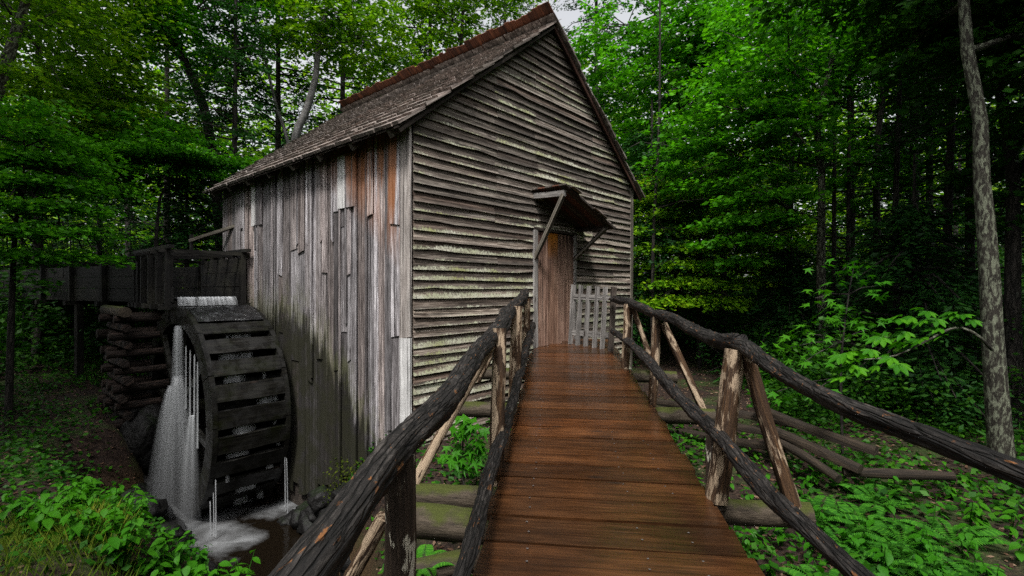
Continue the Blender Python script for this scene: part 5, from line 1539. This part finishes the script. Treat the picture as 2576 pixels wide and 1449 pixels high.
for (px, d) in ((430, 4.4), (470, 4.3), (500, 4.5), (540, 4.3), (570, 4.4), (610, 4.3), (590, 4.5), (530, 4.6), (455, 4.7)):
    X = (px - CX) / FP * d
    herb(X, d, 3, 0.30, LLx(px, d), GL + ': ' + LLx(px, d)[10:40], 0.13, base=Vector((X, d, max(float(ground_z(X, d)), at(px, 1500, d).z))))
for i in range(80):
    d = random.uniform(2.5, 5.2); px = random.uniform(1780, 2560)
    X = (px - CX) / FP * d
    if X < xr(d) + 0.28: continue
    herb(X, d, random.randint(1, 3), random.uniform(0.12, 0.34), LRx(px, d), GR + ': ' + LRx(px, d)[5:40], random.uniform(0.07, 0.11))
for (px, yy, d) in ((1730, 1150, 4.3), (1760, 1180, 4.1), (1710, 1110, 4.6), (1745, 1220, 3.9)):
    p = at(px, yy + 40, d); herb(p.x, p.y, 3, 0.42, LRr, GR + ': ' + LRr[5:40], 0.15, base=ground_pt(p.x, p.y))

# ferns
def fern(x, y, nf, L, lab, grp=None, base=None):
    g = base or ground_pt(x, y)
    root = empty('fern', g, lab, 'fern', grp)
    for k in range(nf):
        az = 2 * math.pi * k / nf + random.uniform(-.3, .3); LL_ = L * random.uniform(0.75, 1.1)
        d = np.array([math.cos(az), math.sin(az), 0]); p = np.array([-d[1], d[0], 0])
        nn = 26
        t = np.linspace(0.1, 1, nn)
        spine = np3(g) + d * (t * LL_ * 0.82)[:, None]; spine[:, 2] += LL_ * (0.75 * t - 0.62 * t ** 2.2)
        w_ = 0.20 * LL_ * np.sin(np.clip(t * 1.05, 0, 1) * math.pi) ** 0.6 * (1.15 - t * 0.6) + 0.01
        vs = []
        for sg in (-1, 1):
            D = p * sg + d * 0.35 + np.array([0, 0, -0.18])
            vs.append(kites(spine + D * (w_ * 0.5)[:, None], np.broadcast_to(D, (nn, 3)), unit(np.broadcast_to(np.array([0, 0, 1.0]) - d * 0.3, (nn, 3))), w_ * 1.05, 0.30))
        leaf_obj('frond', np.concatenate(vs), L_FERN, root)
    return root
FL = 'fern with arching fronds right of the footbridge'
for (px, d) in ((2130, 3.9), (2200, 3.7), (2170, 4.2), (2260, 3.9), (2330, 3.6), (2060, 4.4), (2400, 3.9), (2290, 3.2), (2450, 3.3), (2210, 4.6), (2100, 3.4)):
    fern((px - CX) / FP * d, d, 8, 0.48, FL, 'ferns beside the footbridge')
p = at(1062, 1425, 2.75)
fern(p.x, p.y, 7, 0.26, 'small fern under the left railing by mossy logs', base=Vector((p.x, p.y, p.z - 0.02)))

# ground cover, grass and leaf litter
def scatter(n, xlo, xhi, ylo, yhi, cond):
    X = RNG.uniform(xlo, xhi, n); Y = RNG.uniform(ylo, yhi, n)
    ok = cond(X, Y)
    return X[ok], Y[ok]
def clear(X, Y):
    s_ = (X - P0.x) * U.x + (Y - P0.y) * U.y; t_ = (X - P0.x) * V.x + (Y - P0.y) * V.y
    return (pool_sd(X, Y) > 0.30) & ~((s_ > 0) & (t_ > 0) & (s_ < WG) & (t_ < LG)) & ~((X > xl(Y) - 0.05) & (X < xr(Y) + 0.05) & (Y < 8.5))
X, Y = scatter(90000, -12, 8, 2.2, 13, lambda x, y: clear(x, y) & in_view(np.stack([x, y, x], -1)) & (wob(x, y, 2.2) + RNG.normal(0, .25, len(x)) > -0.05) & ~((np.abs(x - 0.33 * y) < 1.3) & (y > 7) & (y < 14)))
n = len(X)
P = np.stack([X, Y, ground_z(X, Y) + RNG.uniform(0.01, 0.16, n)], -1)
D = RNG.normal(0, 1, (n, 3)); D[:, 2] *= 0.3
Nn = RNG.normal(0, .55, (n, 3)); Nn[:, 2] += 1
tag(leaf_obj('ground_cover', kites(P, D, unit(Nn), RNG.uniform(0.04, 0.10, n), 0.7), L_COVER), 'low green ground cover on both banks', kind='stuff')
X, Y = scatter(26000, -10, 9, 2.0, 15, clear)
n = len(X)
P = np.stack([X, Y, ground_z(X, Y) + RNG.uniform(0.004, 0.02, n)], -1)
D = RNG.normal(0, 1, (n, 3)); D[:, 2] *= 0.15
Nn = RNG.normal(0, .25, (n, 3)); Nn[:, 2] += 1
tag(leaf_obj('leaf_litter', kites(P, D, unit(Nn), RNG.uniform(0.03, 0.07, n), 0.55), L_LITTER), 'brown fallen leaves strewn over the forest floor', kind='stuff')
# yellow green grass at the lower left
n = 5200
px = RNG.uniform(-60, 330, n); Y = RNG.uniform(3.2, 4.9, n); X = (px - CX) / FP * Y
ok = (pool_sd(X, Y) > 0.5) & (wob(X, Y, 2.0) + RNG.normal(0, .3, n) > -0.1); X, Y = X[ok], Y[ok]; n = len(X)
P = np.stack([X, Y, ground_z(X, Y)], -1); hgt = RNG.uniform(0.08, 0.24, n)
az = RNG.uniform(0, 6.28, n); ln = RNG.uniform(0.2, 0.8, n)
D = np.stack([np.cos(az) * ln, np.sin(az) * ln, np.ones(n)], -1)
Nn = np.stack([np.cos(az + 1.3), np.sin(az + 1.3), np.zeros(n)], -1)
P = P + unit(D) * (hgt * 0.5)[:, None]
tag(leaf_obj('grass', kites(P, D, Nn, hgt, 0.055), L_GRASS), 'yellow green grass at the lower left corner', kind='stuff')

# ------------------------------------------------------------------ rocks
def rock_mesh(seed, s):
    import bmesh
    bm = bmesh.new(); bmesh.ops.create_icosphere(bm, subdivisions=3, radius=1)
    for v in bm.verts:
        c = v.co.copy(); q = 1 + 0.38 * noise.noise(c * 1.3 + Vector((seed * 9.1, 0, 0))) + 0.22 * noise.noise(c * 3.1 + Vector((0, seed * 5.3, 0))) - 0.25 * abs(noise.noise(c * 2.0 + Vector((3, seed, 0))))
        v.co = c * q
    me = bpy.data.meshes.new('boulder'); bm.to_mesh(me); bm.free()
    me.materials.append(M_ROCK); me.polygons.foreach_set('use_smooth', [True] * len(me.polygons))
    return me
RM = [rock_mesh(i, 1) for i in range(6)]
edge = [(-6.1, 8.6), (-5.85, 8.35), (-5.6, 7.95), (-5.45, 7.6), (-5.1, 7.3), (-4.75, 7.0), (-4.35, 6.7), (-3.95, 6.4), (-3.6, 6.15), (-3.25, 5.85), (-3.0, 5.4), (-2.8, 4.9)]
for i, (ex, ey) in enumerate(edge[:9]):
    for q in range(2):
        s_ = random.uniform(0.12, 0.24)
        z_ = 0.05 + 0.28 * q + random.uniform(-.05, .08)
        o = put('boulder', random.choice(RM), None, Matrix.Translation((ex - 0.18 * q + random.gauss(0, .08), ey - 0.12 * q + random.gauss(0, .08) - 0.1, z_)) @ Matrix.Rotation(random.uniform(0, 6), 4, 'Z') @ Matrix.Diagonal((s_ * 1.25, s_, s_ * 0.75, 1)))
        tag(o, 'dark mossy boulder in the stone lined bank left of pool', 'boulder', 'boulders lining the left bank')
for i in range(26):
    t_ = random.uniform(0.5, 2.7); s_ = random.uniform(0.13, 0.26)
    o = put('footing_stone', random.choice(RM), mill, Matrix.Translation(H(-0.12 - random.random() * 0.32 * (1 if t_ < 2 else .4), t_, -2.55 - random.random() * 0.95 - 0.12 * t_)) @ Matrix.Rotation(random.uniform(0, 6), 4, 'Z') @ Matrix.Diagonal((s_, s_, s_ * 0.8, 1)))
for (x_, y_, d_, sc_, lb) in ((372, 1060, 8.6, 0.42, 'dark upright rock behind the falling water'), (330, 1010, 9.0, 0.30, 'rounded dark rock below the log crib')):
    o = put('bank_rock', RM[2 if sc_ > .4 else 4], None, Matrix.Translation(at(x_, y_ + 40, d_)) @ Matrix.Diagonal((sc_ * 0.8, sc_, sc_ * 1.25, 1)))
    tag(o, lb, 'rock')
# moss and small plants on the footing by the corner
n = 1300
s_ = -RNG.uniform(0.0, 0.30, n); t_ = RNG.uniform(0.2, 1.7, n); z_ = -2.15 - RNG.uniform(0, 0.95, n) - 0.25 * (t_ - 0.4)
P = np.stack([P0.x + U.x * s_ + V.x * t_, P0.y + U.y * s_ + V.y * t_, z_ + CH], -1)
D = RNG.normal(0, 1, (n, 3)); Nn = RNG.normal(0, .5, (n, 3)); Nn[:, 0] -= .3; Nn[:, 1] -= .6; Nn[:, 2] += .6
tag(leaf_obj('moss', kites(P, D, unit(Nn), RNG.uniform(0.02, 0.045, n), 0.7), L_MOSS), 'yellow green moss at the foot of the mill corner', kind='stuff')
